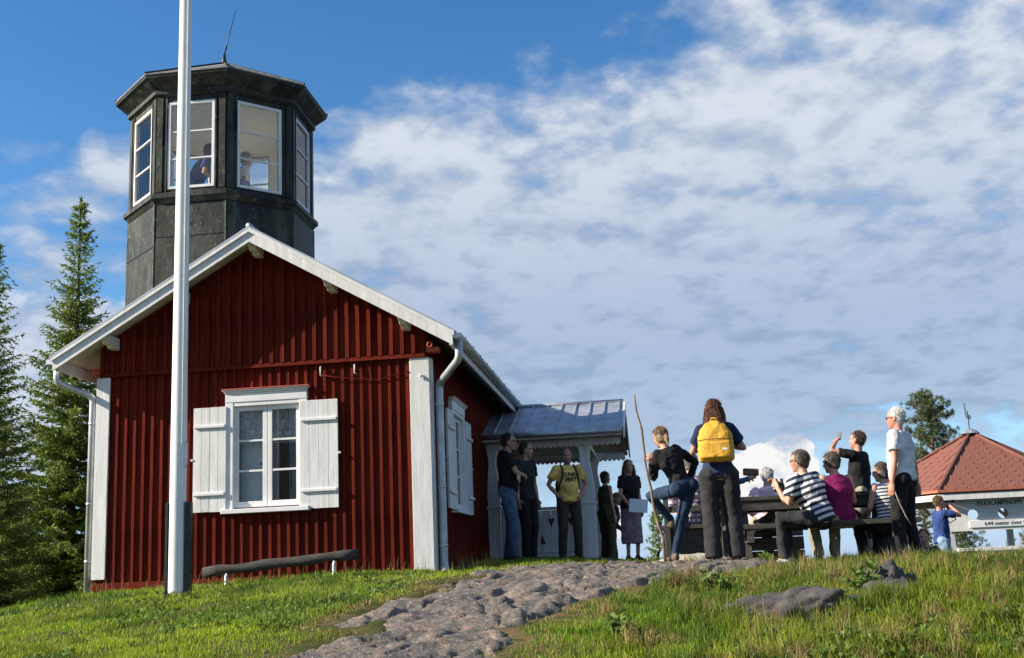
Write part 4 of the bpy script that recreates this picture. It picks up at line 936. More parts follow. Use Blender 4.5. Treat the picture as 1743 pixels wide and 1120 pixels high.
    m.loft([(P + t * h * s + ft * (belly * .5 if .05 < h < .3 else 0) * s, rt0.lerp(rt, min(1, max(0, h / .4))).normalized(), ft, (rx * build + e) * s, (ry * build + e) * s) for h, rx, ry in rr_], 20)
    for q in (1, -1):
        if sl == 'none': continue
        m.ell(S[q] - rt * q * .012 * s, (.050 * s * build + e * s,) * 3)
        up = E[q] - S[q]
        if sl in ('short', 'loose'): m.tube([S[q] - rt * q * .03 * s, S[q], S[q] + up * .35, S[q] + up * .66], [.055 * s, (.054 * build + e) * s, (.053 * build + e) * s, (.055 * build + e) * s], 12)
        else: m.tube([S[q] - rt * q * .03 * s, S[q], S[q] + up * .5, E[q], E[q].lerp(Wr[q], .5), E[q].lerp(Wr[q], .97)], [.055 * s, .064 * s * build, .060 * s * build, .052 * s, .046 * s, .037 * s], 12)
    finish(m, 'shirt', mt, root, .0135, smooth=2, fold=(.030 if sl != 'none' else .018))
    mb_, bk = bottom; m = MB()
    if bk == 'skirt':
        m.loft([(P + t * .08 * s, rt0, ft, .145 * s, .11 * s), (P - Z * .05 * s, rt0, ft, .185 * s, .145 * s), (P - Z * .35 * s, rt0, ft, .20 * s, .16 * s), (P - Z * .66 * s, rt0, ft, .20 * s, .17 * s)], 20)
        finish(m, 'skirt', mb_, root, .011, .02)
    else:
        m.loft([(P + t * .07 * s, rt0, f0, (.145 * build + .01) * s, (.104 + belly * .6 + .01) * s), (P, rt0, f0, .172 * s * build, .122 * s), (P - t * .07 * s, rt0, f0, .150 * s * build, .105 * s), (P - t * .12 * s, rt0, f0, .09 * s * build, .06 * s)], 18)
        for q in (1, -1):
            fl = {'trousers': (.104, .080, .069, .066), 'slim': (.092, .066, .055, .047), 'wide': (.112, .094, .088, .092)}[bk]
            m.ell(Hp[q] - f0 * .03 * s, (.098 * s, .10 * s, .10 * s))
            ad = (An[q] - Kn[q]).normalized()
            m.tube([Hp[q] - (Kn[q] - Hp[q]).normalized() * .02, Hp[q].lerp(Kn[q], .4), Kn[q], Kn[q].lerp(An[q], .5), An[q] + ad * .015 * s], [fl[0] * s, fl[0] * .92 * s, fl[1] * s, fl[2] * s, fl[3] * s], 14)
        finish(m, 'trousers', mb_, root, .0145, .020, smooth=2)
    for q in (1, -1):
        fo = R(ps['fR' if q > 0 else 'fL']); fd = Vector((math.sin(-fo), math.cos(fo), 0)); sd_ = fd.cross(Z)
        b0 = An[q] - Z * .045 * s; m = MB()
        m.loft([(b0 - fd * .055 * s + Z * .012 * s, sd_, Z, .030 * s, .040 * s), (b0 - fd * .02 * s + Z * .01 * s, sd_, Z, .037 * s, .050 * s), (b0 + fd * .07 * s - Z * .004 * s, sd_, Z, .042 * s, .036 * s), (b0 + fd * .13 * s - Z * .012 * s, sd_, Z, .044 * s, .027 * s), (b0 + fd * .185 * s - Z * .017 * s, sd_, Z, .028 * s, .018 * s)], 14)
        m.tube([b0, b0 + Z * .065 * s], [.042 * s, .040 * s], 10)
        finish(m, 'shoe', shoes, root, .009, smooth=2)
        if sock: MB().tube([An[q], An[q] + (Kn[q] - An[q]).normalized() * .085 * s], [.042 * s, .041 * s], 12).build('sock', sock, root, True)
    # ---- hair
    hm, hk = hair; m = MB()
    if hk != 'bald':
        m.ell(hd(0, -.022, .036), (.080 * k, .094 * k, .093 * k), hax, 18, 12)
        m.ell(hd(0, -.052, -.012), (.068 * k, .052 * k, .062 * k), hax)
    else:
        m.ell(hd(0, -.050, -.015), (.072 * k, .054 * k, .040 * k), hax)
    if hk in ('bob', 'long', 'pony'):
        for q in (1, -1): m.ell(hd(.058 * q, -.03, -.02), (.030 * k, .055 * k, .075 * k), hax)
        m.ell(hd(0, -.060, -.03), (.076 * k, .052 * k, .085 * k), hax)
    if hk == 'full':
        m.ell(hd(0, -.030, .035), (.092 * k, .100 * k, .098 * k), hax, 18, 12); m.ell(hd(0, -.060, -.03), (.078 * k, .052 * k, .068 * k), hax)
        for q in (1, -1): m.ell(hd(.066 * q, -.015, .0), (.024 * k, .045 * k, .055 * k), hax)
    if hk == 'bob':
        m.ell(hd(0, -.050, -.06), (.082 * k, .058 * k, .055 * k), hax)
    if hk == 'long':
        m.loft([(hd(0, -.04, .05), hr, hf, .085 * k, .06 * k), (hd(0, -.055, -.06), hr, hf, .108 * k, .062 * k), (hd(.008, -.072, -.16), hr, hf, .125 * k, .052 * k), (hd(0, -.08, -.22), hr, hf, .115 * k, .035 * k)], 16)
        for q in (1, -1): m.tube([hd(.070 * q, .02, .03), hd(.088 * q, .01, -.06), hd(.098 * q, .02, -.16), hd(.10 * q, .035, -.24)], [.03 * k, .034 * k, .030 * k, .014 * k], 8)
    if hk == 'pony':
        m.ell(hd(0, -.105, .01), (.028 * k, .03 * k, .028 * k), hax); m.tube([hd(0, -.105, .01), hd(-.02, -.125, -.06), hd(-.03, -.11, -.15)], [.024 * k, .03 * k, .012 * k], 8)
    if hk != 'none':
        ho = finish(m, 'hair', hm, root, .0085, .006, tex_hair, 3)
        rg = np.random.default_rng(int(abs(x * 100 + y * 37))); ns = 2000; q_ = unit(rg.normal(size=(ns, 3))); q_ = q_[(q_[:, 1] < .25) | (q_[:, 2] > .55)]
        if hk == 'bald': q_ = q_[q_[:, 2] < -.1]
        sc = .093 if hk == 'full' else .080
        loc_ = q_ * np.array([sc, .096 if hk != 'full' else .103, .094 if hk != 'full' else .100]) + np.array([0, -.024, .034]); loc_[:, 2] -= np.where(q_[:, 2] < -.3, .02, 0)
        fl = unit(np.stack([q_[:, 0] * .4, -.35 + 0 * q_[:, 1], -.55 - .3 * (1 - q_[:, 2])], -1)); fl = unit(fl - q_ * (fl * q_).sum(1, keepdims=True) + q_ * .03 + rg.normal(size=q_.shape) * .09)
        ln = rg.uniform(.035, .07, len(q_))
        if hk == 'long':
            n2 = 3200; uz = rg.uniform(0, 1, n2); an_ = rg.uniform(math.pi * .95, math.pi * 2.05, n2); wr = .098 + .024 * uz
            l2 = np.stack([np.cos(an_) * wr, -.05 - .03 * uz + np.sin(an_) * .064, .03 - .20 * uz], -1); f2 = unit(np.stack([np.cos(an_) * .12, -.08 + 0 * uz, -1 + 0 * uz], -1) + rg.normal(size=(n2, 3)) * .03)
            loc_ = np.concatenate([loc_, l2]); fl = np.concatenate([fl, f2]); ln = np.concatenate([ln, rg.uniform(.06, .13, n2)])
        A3 = np.array([list(hr), list(hf), list(hu)]); wp = np.array(list(C)) + (loc_ * k) @ A3; wd = unit(fl @ A3)
        tri_mesh('hair_strands', wp, wd, unit(np.cross(wd, rg.normal(size=wd.shape))), ln * k, np.full(len(ln), .0026), hm, ho)
    if facedet:
        for q in (1, -1):
            MB().ell(hd(.031 * q, .0715, .006), (.013 * k, .010 * k, .007 * k), hax, 8, 6).build('eye', 'eye_dark', root, True)
            MB().ell(hd(.032 * q, .079, .028), (.018 * k, .007 * k, .005 * k), hax, 8, 6).build('eyebrow', hm, root, True)
        MB().ell(hd(0, .0865, -.064), (.021 * k, .006 * k, .005 * k), hax, 8, 6).build('mouth', 'lips', root, True)
        if facedet == 'beard':
            m = MB(); m.ell(hd(0, .052, -.094), (.046 * k, .046 * k, .036 * k), hax); m.ell(hd(0, .088, -.046), (.030 * k, .010 * k, .010 * k), hax)
            for q in (1, -1): m.ell(hd(.055 * q, .02, -.06), (.012 * k, .03 * k, .045 * k), hax)
            finish(m, 'beard', hm, root, .008, .008, tex_hair, 2)
    if glasses:
        g_ = MB()
        for q in (1, -1):
            g_.tube([hd(.032 * q + .021 * math.cos(a), .092, .004 + .015 * math.sin(a)) for a in np.linspace(0, 2 * math.pi, 11)], .0035 * k, 5)
            g_.tube([hd(.053 * q, .090, .008), hd(.076 * q, .05, .010), hd(.077 * q, -.012, .004)], .0035 * k, 5)
        g_.tube([hd(-.012, .094, .006), hd(.012, .094, .006)], .003 * k, 5); g_.build('glasses', 'dark_steel', root)
    M = inv.inverted()
    return dict(root=root, M=M, t=t, rt=rt, ft=ft, P=P, S=S, E=E, W=Wr, N=N, C=C, s=s, hd=hd, hax=hax, An=An)

def seated(h, fwd=.42, spread=.11, **kw):
    d = dict(pel=(0, 0, h + .085), aR=(spread, fwd, .085), aL=(-spread, fwd, .085), kR=(.15, .6, 1), kL=(-.15, .6, 1), wR=(.16, .30, h + .19), wL=(-.16, .30, h + .19)); d.update(kw); return d

# --- by the porch, in the shade of the cabin
p = person('man in black t-shirt and blue jeans standing with arms crossed by the porch', -.16, 17.0, -98, 1.86, dict(wR=(-.09, .21, 1.17), wL=(.12, .17, 1.13), eR=(1, .3, -.9), eL=(-1, .3, -.9), head=(-8, 3), aR=(.11, .06, .085), aL=(-.10, -.05, .085), upR=(.3, .8, .4), upL=(-.3, .8, .4)),
       ('cloth_black', 'short'), ('cloth_jeans', 'trousers'), ('hair_dark', 'short'), facedet=True, glasses=True, belly=.02, hem=-.02)
person('younger man in dark t-shirt and black trousers standing beside the porch railing', .10, 17.75, -128, 1.79, dict(head=(18, 2), aR=(.09, .03, .085)), ('cloth_charcoal', 'short'), ('cloth_black', 'trousers'), ('hair_brown', 'short'), facedet=True, build=.96)
p3 = person('bearded man in yellow printed t-shirt with hands on his hips', .75, 17.95, -163, 1.70, dict(wR=(.175, .07, .985), wL=(-.175, .07, .985), eR=(1, -.45, 0), eL=(-1, -.45, 0), aR=(.15, .02, .085), aL=(-.13, 0, .085), head=(-10, 4), curl=(.9, .9)),
       ('cloth_yellow', 'short'), ('cloth_brown_trs', 'trousers'), ('hair_grey', 'short'), shoes='shoe_dark', facedet='beard', belly=.045, hem=-.06, build=1.04, skin='skin_red')
def chest_mat(p, h, off):
    q = p['P'] + p['t'] * h * p['s'] + p['ft'] * off * p['s']; ri = -p['rt']
    X = p['t'].cross(p['ft']).normalized()
    return Matrix.Translation(q) @ Matrix((X, p['t'], p['ft'])).transposed().to_4x4()
text('DUNKA', .078, 'sign_black', p3['root'], chest_mat(p3, .37, .148), 'shirt_print', .001, .003)
text('FEST', .088, 'sign_black', p3['root'], chest_mat(p3, .285, .172), 'shirt_print', .001, .004)
def daypack(p, label, m, strap, w=.17, h0=.06, h1=.43, dep=.14, off=.11):
    M = p['M']; t_, r_, f_ = p['t'], p['rt'], p['ft']; s = p['s']; b = thing('backpack', label, 'backpack', M @ (p['P'] + t_ * h0 * s - f_ * .2 * s)); I = Matrix.Translation(-b.location)
    def pt(a, bb, c): return I @ M @ (p['P'] + r_ * a * s + f_ * bb * s + t_ * c * s)
    Rm = M.to_3x3(); rx, ry, rz = Rm @ r_, Rm @ f_, Rm @ t_
    mb = MB(); n = 20
    def sup(c, a, d, e=.72):
        out = []
        for k_ in range(n):
            th = 2 * math.pi * k_ / n; cx, sx = math.cos(th), math.sin(th)
            out.append(c + rx * (a * s * math.copysign(abs(cx) ** e, cx)) + ry * (d * s * math.copysign(abs(sx) ** e, sx)))
        return out
    yc = -off - dep / 2; L = h1 - h0
    prof = [(0, .86, .75), (.03, .98, .95), (.3, 1.0, 1.08), (.6, .95, .95), (.78, .80, .76), (.92, .52, .52), (1.0, .20, .28)]
    mb.rings([sup(pt(0, yc, h0 + L * a), w * bq, dep / 2 * cq) for a, bq, cq in prof]); bd = finish(mb, 'bag_body', m, b, .008, .026, smooth=3)
    mb = MB(); mb.rings([sup(pt(0, yc - dep * .42, h0 + L * a), w * bq, dep * .30 * cq) for a, bq, cq in ((.05, .80, .7), (.08, .9, 1), (.42, .9, .95), (.47, .86, .6))]); pk = finish(mb, 'front_pocket', m, b, .008, .018, smooth=2)
    MB().tube([pt(-w * .92, yc - dep * .52, h0 + L * .50), pt(-w * .4, yc - dep * .60, h0 + L * .515), pt(w * .4, yc - dep * .60, h0 + L * .515), pt(w * .92, yc - dep * .52, h0 + L * .50)], .0045, 5).build('zip', strap, b)
    MB().tube([pt(-.035, yc + .02, h1 - .015), pt(-.025, yc + .01, h1 + .03), pt(.025, yc + .01, h1 + .03), pt(.035, yc + .02, h1 - .015)], .008, 6).build('grab_loop', m, b, True)
    for q in (1, -1):
        sx = .105
        MB().tube([pt(sx * q, -off + .0, h1 - .03), pt(sx * q, -.085, .485), pt(sx * q * 1.03, .0, .523), pt(sx * q * 1.05, .095, .46), pt(sx * q * 1.25, .135, .33), pt(.165 * q, .06, .18), pt(.165 * q, -off + .02, h0 + .05)], .017, 6).build('strap', strap, b, True)
    return b, pt, bd
daypack(p3, 'small black backpack with brown straps worn over yellow t-shirt', 'bag_black', 'strap_brown', w=.15, h0=.02, h1=.40, dep=.13)
person('woman with dark hair in olive top half hidden behind the porch post', 1.50, 20.5, -60, 1.58, dict(), ('cloth_olive', 'none'), ('cloth_olive', 'wide'), ('hair_brown', 'bob'), female=True, vox=.010)
person('fair-haired woman in black clothes behind the skirted woman', 1.62, 21.4, -95, 1.62, dict(lean=(14, 0, 0), head=(0, 12), wR=(.14, .25, 1.0), wL=(-.14, .25, 1.0)), ('cloth_black', 'long'), ('cloth_black', 'wide'), ('hair_blond', 'bob'), female=True, vox=.010)
p6 = person('woman in black top and long mauve skirt holding a white paper', 1.76, 18.7, -150, 1.60, dict(wR=(.17, .20, .96), wL=(-.20, .06, .84), eR=(.6, -1, -.2), head=(-12, -2), curl=(.9, .4)), ('cloth_black', 'short'), ('cloth_mauve_skirt', 'skirt'), ('hair_brown', 'long'), facedet=True, female=True, belly=.03, hem=-.16, build=1.06)
w = p6['M'] @ p6['W'][1]
pp = MB().box(-.02, .27, -.004, .004, -.10, .11).build('paper_sheet', 'paper'); pp.location = w + Vector((.02, -.06, -.02)); pp.rotation_euler = (R(-8), R(6), R(-8)); tag(pp, 'white sheet of paper in the hand of the skirted woman', 'paper')
person('person in dark jacket crouching low beside the woman in the skirt', 2.34, 21.6, -60, 1.55, seated(.06, .34, head=(0, 20), lean=(24, 0, 0)), ('cloth_navy', 'long'), ('cloth_navy', 'trousers'), ('hair_brown', 'short'), vox=.011, skin='skin_red')

# --- girl with the stick
sx_, sy_ = 1.30, 12.42
p8 = person('girl in black long-sleeved top and jeans leaning on a raised knee, holding a stick', 1.64, 12.55, 14, 1.56, dict(pel=(1.745, 12.52, .80, 1), lean=(15, -15, 0), head=(25, 8), wL=(1.425, 12.43, 1.065, 1), eL=(-.5, -.3, -1), wR=(.25, .10, .98), eR=(1, -.3, .2), aR=(1.60, 12.40, .075, 1), aL=(1.66, 12.92, .46, 1), kL=(-.9, .7, .5), kR=(0, 1, 0), curl=(.5, 1.25), upL=(-.4, -.9, .1), fR=10, fL=-10),
       ('cloth_black', 'long'), ('cloth_dark_jeans', 'slim'), ('hair_blond', 'pony'), shoes='shoe_brown', female=True, build=.92, hem=-.05)
MB().tube([p8['hd'](.078 * math.sin(a), -.03, .03 + .100 * math.cos(a)) for a in np.linspace(-1.9, 1.9, 13)], .009, 6).build('hair_band', 'cloth_mauve_skirt', p8['root'], True)
pts = [(sx_ - .012, sy_, 1.80), (sx_ + .0, sy_, 1.62), (sx_ + .045, sy_, 1.42), (sx_ + .055, sy_, 1.20), (sx_ + .062, sy_, 1.02), (sx_ + .10, sy_, .80), (sx_ + .115, sy_, .60), (sx_ + .155, sy_, .40), (sx_ + .195, sy_, .28), (sx_ + .20, sy_, tz(sx_ + .2, sy_) - .01)]
stk = MB().tube(pts, [.008, .011, .012, .013, .0125, .014, .0145, .016, .016, .016], 8).build('walking_stick', 'stick_bark', None, True); tag(stk, 'long crooked wooden stick held upright by the girl in black', 'stick')

# --- woman with the yellow backpack
p9 = person('tall woman with long reddish hair and dark trousers seen from behind', 2.06, 12.0, -8, 1.70, dict(lean=(3, 0, -4), head=(-6, 6), wR=(.10, .27, 1.30), wL=(-.06, .28, 1.30), eR=(1, -.2, -.9), eL=(-1, -.2, -.9), aR=(.13, .03, .085), aL=(-.12, -.02, .085), curl=(1.0, 1.0), fR=-8, fL=8),
       ('cloth_navy', 'short'), ('cloth_grey_trs', 'wide'), ('hair_redbrown', 'long'), female=True, build=1.0, hem=-.03)
bp_, pt, bd_ = daypack(p9, 'bright yellow backpack on the back of the reddish-haired woman', 'bag_yellow', 'bag_black', w=.19, h0=.09, h1=.52, dep=.17, off=.115)
MB().add([pt(.07, -.372, .185), pt(.12, -.366, .185), pt(.12, -.366, .205), pt(.07, -.372, .205)], [(0, 1, 2, 3)]).build('label_patch', 'paper', bp_)
q = p9['M'] @ p9['W'][1]
cm = thing('camera', 'small dark camera raised in the hands of the reddish-haired woman', 'camera', q + Vector((.0, .10, .0)))
MB().box(-.10, .06, -.03, .03, -.05, .04).build('camera_body', 'bag_black', cm, bevel=.006); MB().tube([(.06, 0, 0), (.16, -.02, .0)], [.012, .012], 8).build('strap_end', 'leather_brown', cm)

# --- at the low bench and tables
pl = person('grey-haired person in plaid shirt sitting on the low bench with back turned', 2.06, 13.92, -4, 1.74, seated(.43, lean=(8, 0, 0), head=(-20, 5)), (stripes('plaid', (.55, .50, .55), (.09, .06, .12), .062, (0, .1, 1), .55, (1, 0, 0), (.13, .08, .15)), 'long'), ('cloth_dark_jeans', 'trousers'), ('hair_grey', 'full'), hem=-.09, build=1.05)
person('bald man in sky blue shirt and pale jeans sitting low behind the bench backrest', 1.83, 14.25, -50, 1.62, seated(.02, .40, lean=(14, 0, 0), head=(0, 14)), ('cloth_skyblue', 'long'), ('cloth_light_jeans', 'trousers'), ('hair_grey', 'none'), skin='skin_red', vox=.010)
p12 = person('person in teal sleeves holding a brown case, hidden behind the yellow backpack', 2.62, 15.2, -84, 1.54, dict(lean=(8, 0, 0), wR=(2.96, 15.02, 1.03, 1), wL=(2.95, 15.2, 1.03, 1), eR=(.3, -.2, -1), eL=(-.3, -.2, -1), curl=(.9, .9), head=(0, 10)), ('cloth_teal', 'long'), ('cloth_charcoal', 'trousers'), ('hair_brown', 'short'))
bx_ = MB().box(-.10, .10, -.05, .05, -.045, .045).build('leather_case', 'leather_brown', None, bevel=.012); bx_.location = (3.0, 15.06, 1.11); bx_.rotation_euler = (0, R(5), R(-12)); tag(bx_, 'brown box-shaped leather case held out beside the yellow backpack', 'case')
person('white-haired person in pale pink shirt leaning over the far side of the table', 3.0, 14.44, -30, 1.66, seated(.44, lean=(26, 0, 0), head=(0, 0)), ('cloth_pink', 'long'), ('cloth_khaki', 'trousers'), ('hair_white', 'short'), vox=.010)
t14 = (0, math.sin(R(19)), math.cos(R(19)))
p14 = person('woman in navy and white striped t-shirt with glasses leaning on the table', 3.36, 13.12, 68, 1.78, seated(.40, .42, lean=(19, 4, -28), head=(38, -4), wR=(3.00, 13.42, .82, 1), wL=(2.93, 13.25, .78, 1), eR=(.4, -.2, -1), eL=(-.4, -.2, -1)), (stripes('navy_stripes', (.58, .58, .60), (.016, .020, .045), .068, t14, .5), 'short'), ('cloth_charcoal', 'trousers'), ('hair_greybrown', 'full'), shoes='shoe_white', sock='sock', female=True, glasses=True, build=1.24, hem=-.07, belly=.03)
p15 = person('woman in magenta sleeveless top and khaki trousers sitting with back turned', 3.60, 13.22, 14, 1.66, seated(.42, lean=(5, 0, 6), head=(30, 6)), ('cloth_magenta', 'none'), ('cloth_khaki', 'trousers'), ('hair_greybrown', 'full'), female=True, build=1.18, hem=-.09)
p16 = person('man in black polo shirt standing behind the table with a hand raised to his brow', 4.36, 14.95, 52, 1.70, dict(lean=(-2, 0, 0), wL=(-.09, .24, 1.63), eL=(-1, .7, -.2), wR=(.26, .05, .85), head=(4, -6), curl=(.4, .6)), ('cloth_black', 'short'), ('cloth_khaki', 'trousers'), ('hair_brown', 'short'), belly=.02, skin='skin_red')
ph = MB().box(-.005, .005, -.03, .03, -.03, .08).build('phone', 'dark_steel', None, bevel=.004); ph.location = p16['M'] @ p16['W'][-1] + Vector((.06, .05, .05)); ph.rotation_euler = (0, R(20), R(40)); tag(ph, 'slim dark phone in the raised hand of the polo-shirted man', 'phone')
t17 = (0, math.sin(R(6)), math.cos(R(6)))
person('woman in finely striped sleeveless top sitting at the end of the bench', 4.16, 13.30, 20, 1.58, seated(.40, lean=(6, 4, 0), head=(40, 8)), (stripes('fine_stripes', (.60, .60, .62), (.022, .026, .05), .040, t17, .55), 'none'), ('cloth_grey_trs', 'trousers'), ('hair_greybrown', 'bob'), female=True, glasses=True, build=1.02, hem=-.08)
p18 = person('old man with white hair in pale grey t-shirt and black trousers, standing', 4.19, 12.75, 52, 1.70, dict(lean=(-1, 0, 0), head=(14, 2), wL=(-.25, .05, .80), wR=(.22, -.08, .86), eR=(.6, -1, 0), aR=(.10, -.03, .085), aL=(-.09, .06, .085)), ('cloth_whitegrey', 'loose'), ('cloth_black', 'trousers'), ('hair_white', 'short'), glasses=True, skin='skin_red', hem=-.04, build=.98, belly=.02)
q = p18['M'] @ p18['W'][-1]
st_ = MB().tube([q + Vector((.01, -.01, -.08)), q + Vector((.05, -.015, -.22)), q + Vector((.10, -.02, -.36)), q + Vector((.15, -.02, -.46))], [.006, .007, .006, .004], 8).build('strap', 'cloth_khaki', None, True); tag(st_, 'pale strap hanging from the hand of the old man', 'strap')
def binoculars(p, loc, d, label, hang=False):
    b = thing('binoculars', label, 'binoculars', loc); d = Vector(d).normalized(); sd_ = d.cross(Vector((0, 0, 1)))
    if sd_.length < .1: sd_ = Vector((1, 0, 0))
    sd_.normalize()
    for q in (1, -1): MB().tube([sd_ * .033 * q, sd_ * .033 * q + d * .05, sd_ * .036 * q + d * .08, sd_ * .036 * q + d * .15], [.017, .019, .027, .030], 12).build('barrel', 'bag_black', b, True)
    MB().bar(sd_ * -.03 + d * .06, sd_ * .03 + d * .06, .05, .02).build('hinge', 'bag_black', b); return b
binoculars(None, (2.98, 13.40, .90), (0, .05, -1), 'black binoculars standing upright on the tarred table by the striped woman')

# --- by the shelter
p19 = person('man in blue t-shirt and pale jeans looking through binoculars', 7.43, 20.9, -84, 1.72, dict(wR=(.075, .20, 1.555), wL=(-.075, .22, 1.55), eR=(.7, .5, -.8), eL=(-.7, .5, -.8), curl=(1.0, 1.0), head=(0, -2), aR=(.12, 0, .085)), ('cloth_navyblue', 'short'), ('cloth_light_jeans', 'trousers'), ('hair_blond', 'short'), skin='skin_red', vox=.010, belly=.02)
c = p19['M'] @ p19['hd'](0, .11, .004); dd = p19['M'].to_3x3() @ p19['hax'][1]
binoculars(p19, c, dd, 'black binoculars held to the eyes of the man in blue'); 
sp2 = MB().tube([c + dd * .07, c + dd * .12 + Vector((.02, -.04, -.16)), c + dd * .12 + Vector((.02, -.05, -.32)), c + dd * .02 + Vector((0, -.05, -.38)), c - dd * .05 + Vector((0, -.06, -.24))], .010, 6).build('neck_strap', 'bag_black', None, True); tag(sp2, 'black neck strap looping under the raised binoculars', 'strap')
person('short-haired man in dark jacket sitting on the grass by the shelter', 6.28, 18.5, 172, 1.70, seated(.03, .50, lean=(10, 0, 0), head=(-10, 6), wR=(.1, .34, .42), wL=(-.1, .34, .42)), ('cloth_darkgreen', 'long'), ('cloth_jeans', 'trousers'), ('hair_ginger', 'short'), facedet=True, skin='skin_red', vox=.010)
person('small child in blue jacket sitting in front of the man on the grass', 6.12, 18.05, 165, 1.05, seated(.03, .50, lean=(6, 0, 0)), ('cloth_teal', 'long'), ('cloth_jeans', 'trousers'), ('hair_ginger', 'short'), facedet=True, skin='skin_red', vox=.009)

# --- in the lookout
FLZ = 4.74
person('man in dark blue t-shirt leaning on the sill inside the lookout', -4.66, 16.35, -62, 1.78, dict(lean=(24, 0, 0), head=(0, 12), wR=(.20, .36, 1.10), wL=(-.20, .36, 1.10)), ('cloth_navyblue', 'short'), ('cloth_jeans', 'trousers'), ('hair_brown', 'short'), z=FLZ, vox=.010)
person('man in white shirt with blue band standing inside the lookout', -4.00, 16.55, -70, 1.62, dict(lean=(10, 0, 0), head=(0, 4), wR=(.22, .2, .95)), (stripes('blue_band', (.60, .58, .54), (.03, .12, .42), .34, (0, 0, 1), .62), 'short'), ('cloth_charcoal', 'trousers'), ('hair_grey', 'short'), z=FLZ, vox=.010)

# ------------------------------------------------------------------ trees
def leaf_mat(name, c1, c2, trans=.25):
    m = bpy.data.materials.new(name); m.use_nodes = True; g = NT(m.node_tree); b = g.n['Principled BSDF']; b.inputs['Roughness'].default_value = .6; b.inputs['Specular IOR Level'].default_value = .25
    geo = g.new('ShaderNodeNewGeometry'); v = g.new('ShaderNodeTexCoord').outputs['Object']
    f = g.math('ADD', g.math('MULTIPLY', geo.outputs['Random Per Island'], .5), g.math('MULTIPLY', g.smooth(g.noise(v, 2.2, 3), .35, .65), .5))
    c = g.mix(f, c1, c2); g.link(c, b.inputs['Base Color'])
    tr = g.new('ShaderNodeBsdfTranslucent'); g.link(c, tr.inputs[0]); mx = g.new('ShaderNodeMixShader'); mx.inputs[0].default_value = trans
    g.link(b.outputs[0], mx.inputs[1]); g.link(tr.outputs[0], mx.inputs[2]); g.link(mx.outputs[0], g.n['Material Output'].inputs[0]); MATS[name] = m
leaf_mat('spruce_green', (.08, .14, .022), (.25, .32, .06)); leaf_mat('pine_green', (.05, .08, .035), (.15, .18, .08)); leaf_mat('weed_green', (.07, .13, .02), (.16, .23, .045), .35)

def spruce(label, x, y, ztop, zbase, rmax, seed, dens=1.0, needle=.075, shape=.9, name='spruce_tree', group=None):
    rg = np.random.default_rng(seed); Ht = ztop - zbase; t = thing(name, label, 'tree', (x, y, zbase), 0, group)
    MB().tube([(0, 0, -.4), (0, 0, .1), (.02, 0, Ht * .5), (0, .01, Ht * .97), (.03, 0, Ht)], [.16 * Ht / 10, .14 * Ht / 10, .085 * Ht / 10, .015, .006], 8).build('trunk', 'bark', t, True)
    B, D, S, Ln, Wd = [], [], [], [], []; limbs = MB(); z = .35
    while z < Ht - .12:
        fr = 1 - z / Ht; rad = rmax * fr ** shape * rg.uniform(.85, 1.1); nb = int(rg.integers(5, 8)) + (1 if fr > .4 else 0); a0 = rg.uniform(0, 6.28)
        for j in range(nb):
            a = a0 + 6.283 * j / nb + rg.uniform(-.25, .25); L = rad * rg.uniform(.7, 1.12) + .08; out = np.array([math.cos(a), math.sin(a), 0]); sidev = np.array([-math.sin(a), math.cos(a), 0])
            rise = .75 if fr < .15 else .30 - .75 * fr; zz = z + rg.uniform(-.08, .08)
            def axp(u): return np.array([0, 0, zz]) + out * L * u + np.array([0, 0, 1]) * (L * (rise * u + .28 * u * u * (fr > .1)))
            if L > .5: limbs.tube([axp(0), axp(.5), axp(.95)], [.014 * L + .004, .009 * L + .003, .003], 4)
            nt = max(4, int(L / .075 * dens))
            for i in range(nt):
                u = (i + 1) / nt; p = axp(u); tl = (.10 + .34 * L * (1 - u) ** .8 * .55) * rg.uniform(.7, 1.2); tl = min(tl, .42) * (.55 + .6 * fr ** .5)
                for sg in (-1, 1) if i < nt - 1 else (0,):
                    td = unit(out * .75 + sidev * sg * .9 + np.array([0, 0, rg.uniform(-.55, .02)])); nn_ = max(3, int(tl / .022 * dens))
                    uu_ = rg.uniform(0, 1, nn_)[:, None]; pb = p + td * tl * uu_
                    rd = unit(rg.normal(size=(nn_, 3)) * .55 + td * .9 + np.array([0, 0, .12]))
                    B.append(pb); D.append(rd); S.append(unit(np.cross(rd, rg.normal(size=(nn_, 3))))); Ln.append(rg.uniform(.7, 1.3, nn_) * needle); Wd.append(np.full(nn_, needle * .30))
        z += rg.uniform(.13, .21) * (Ht / 10) ** .5
    # leader shoot
    nn_ = 60; zz = rg.uniform(Ht - .5, Ht, nn_); pb = np.stack([zz * 0, zz * 0, zz], -1); rd = unit(rg.normal(size=(nn_, 3)) + np.array([0, 0, .6]))
    B.append(pb); D.append(rd); S.append(unit(np.cross(rd, rg.normal(size=(nn_, 3))))); Ln.append(np.full(nn_, needle)); Wd.append(np.full(nn_, needle * .30))
    c = tri_mesh('crown', np.concatenate(B), np.concatenate(D), np.concatenate(S), np.concatenate(Ln), np.concatenate(Wd), 'spruce_green', t)
    if limbs.v: limbs.build('limbs', 'bark', t, True)
    return t
spruce('slender spruce with pointed top standing left of the cabin eave', -10.0, 26, 9.0, -1.9, 2.3, 3, 1.05, .105, 1.08)
spruce('dark spruce with drooping boughs further from the cabin than the slender one', -10.15, 22, 6.75, -1.6, 1.7, 5, 1.0, .095, .95)
spruce('low bushy spruce growing between the two tall spruces', -11.7, 27, 2.3, -2.1, 1.7, 8, 1.1, .105, .6)
spruce('small young spruce beyond the crooked stick', 5.35, 46, 2.05, -4.6, 1.25, 9, .5, .14, .8)
spruce('bushy low spruce close behind the cabin corner', -8.3, 25, 1.4, -1.8, 1.5, 12, 1.1, .10, .6)

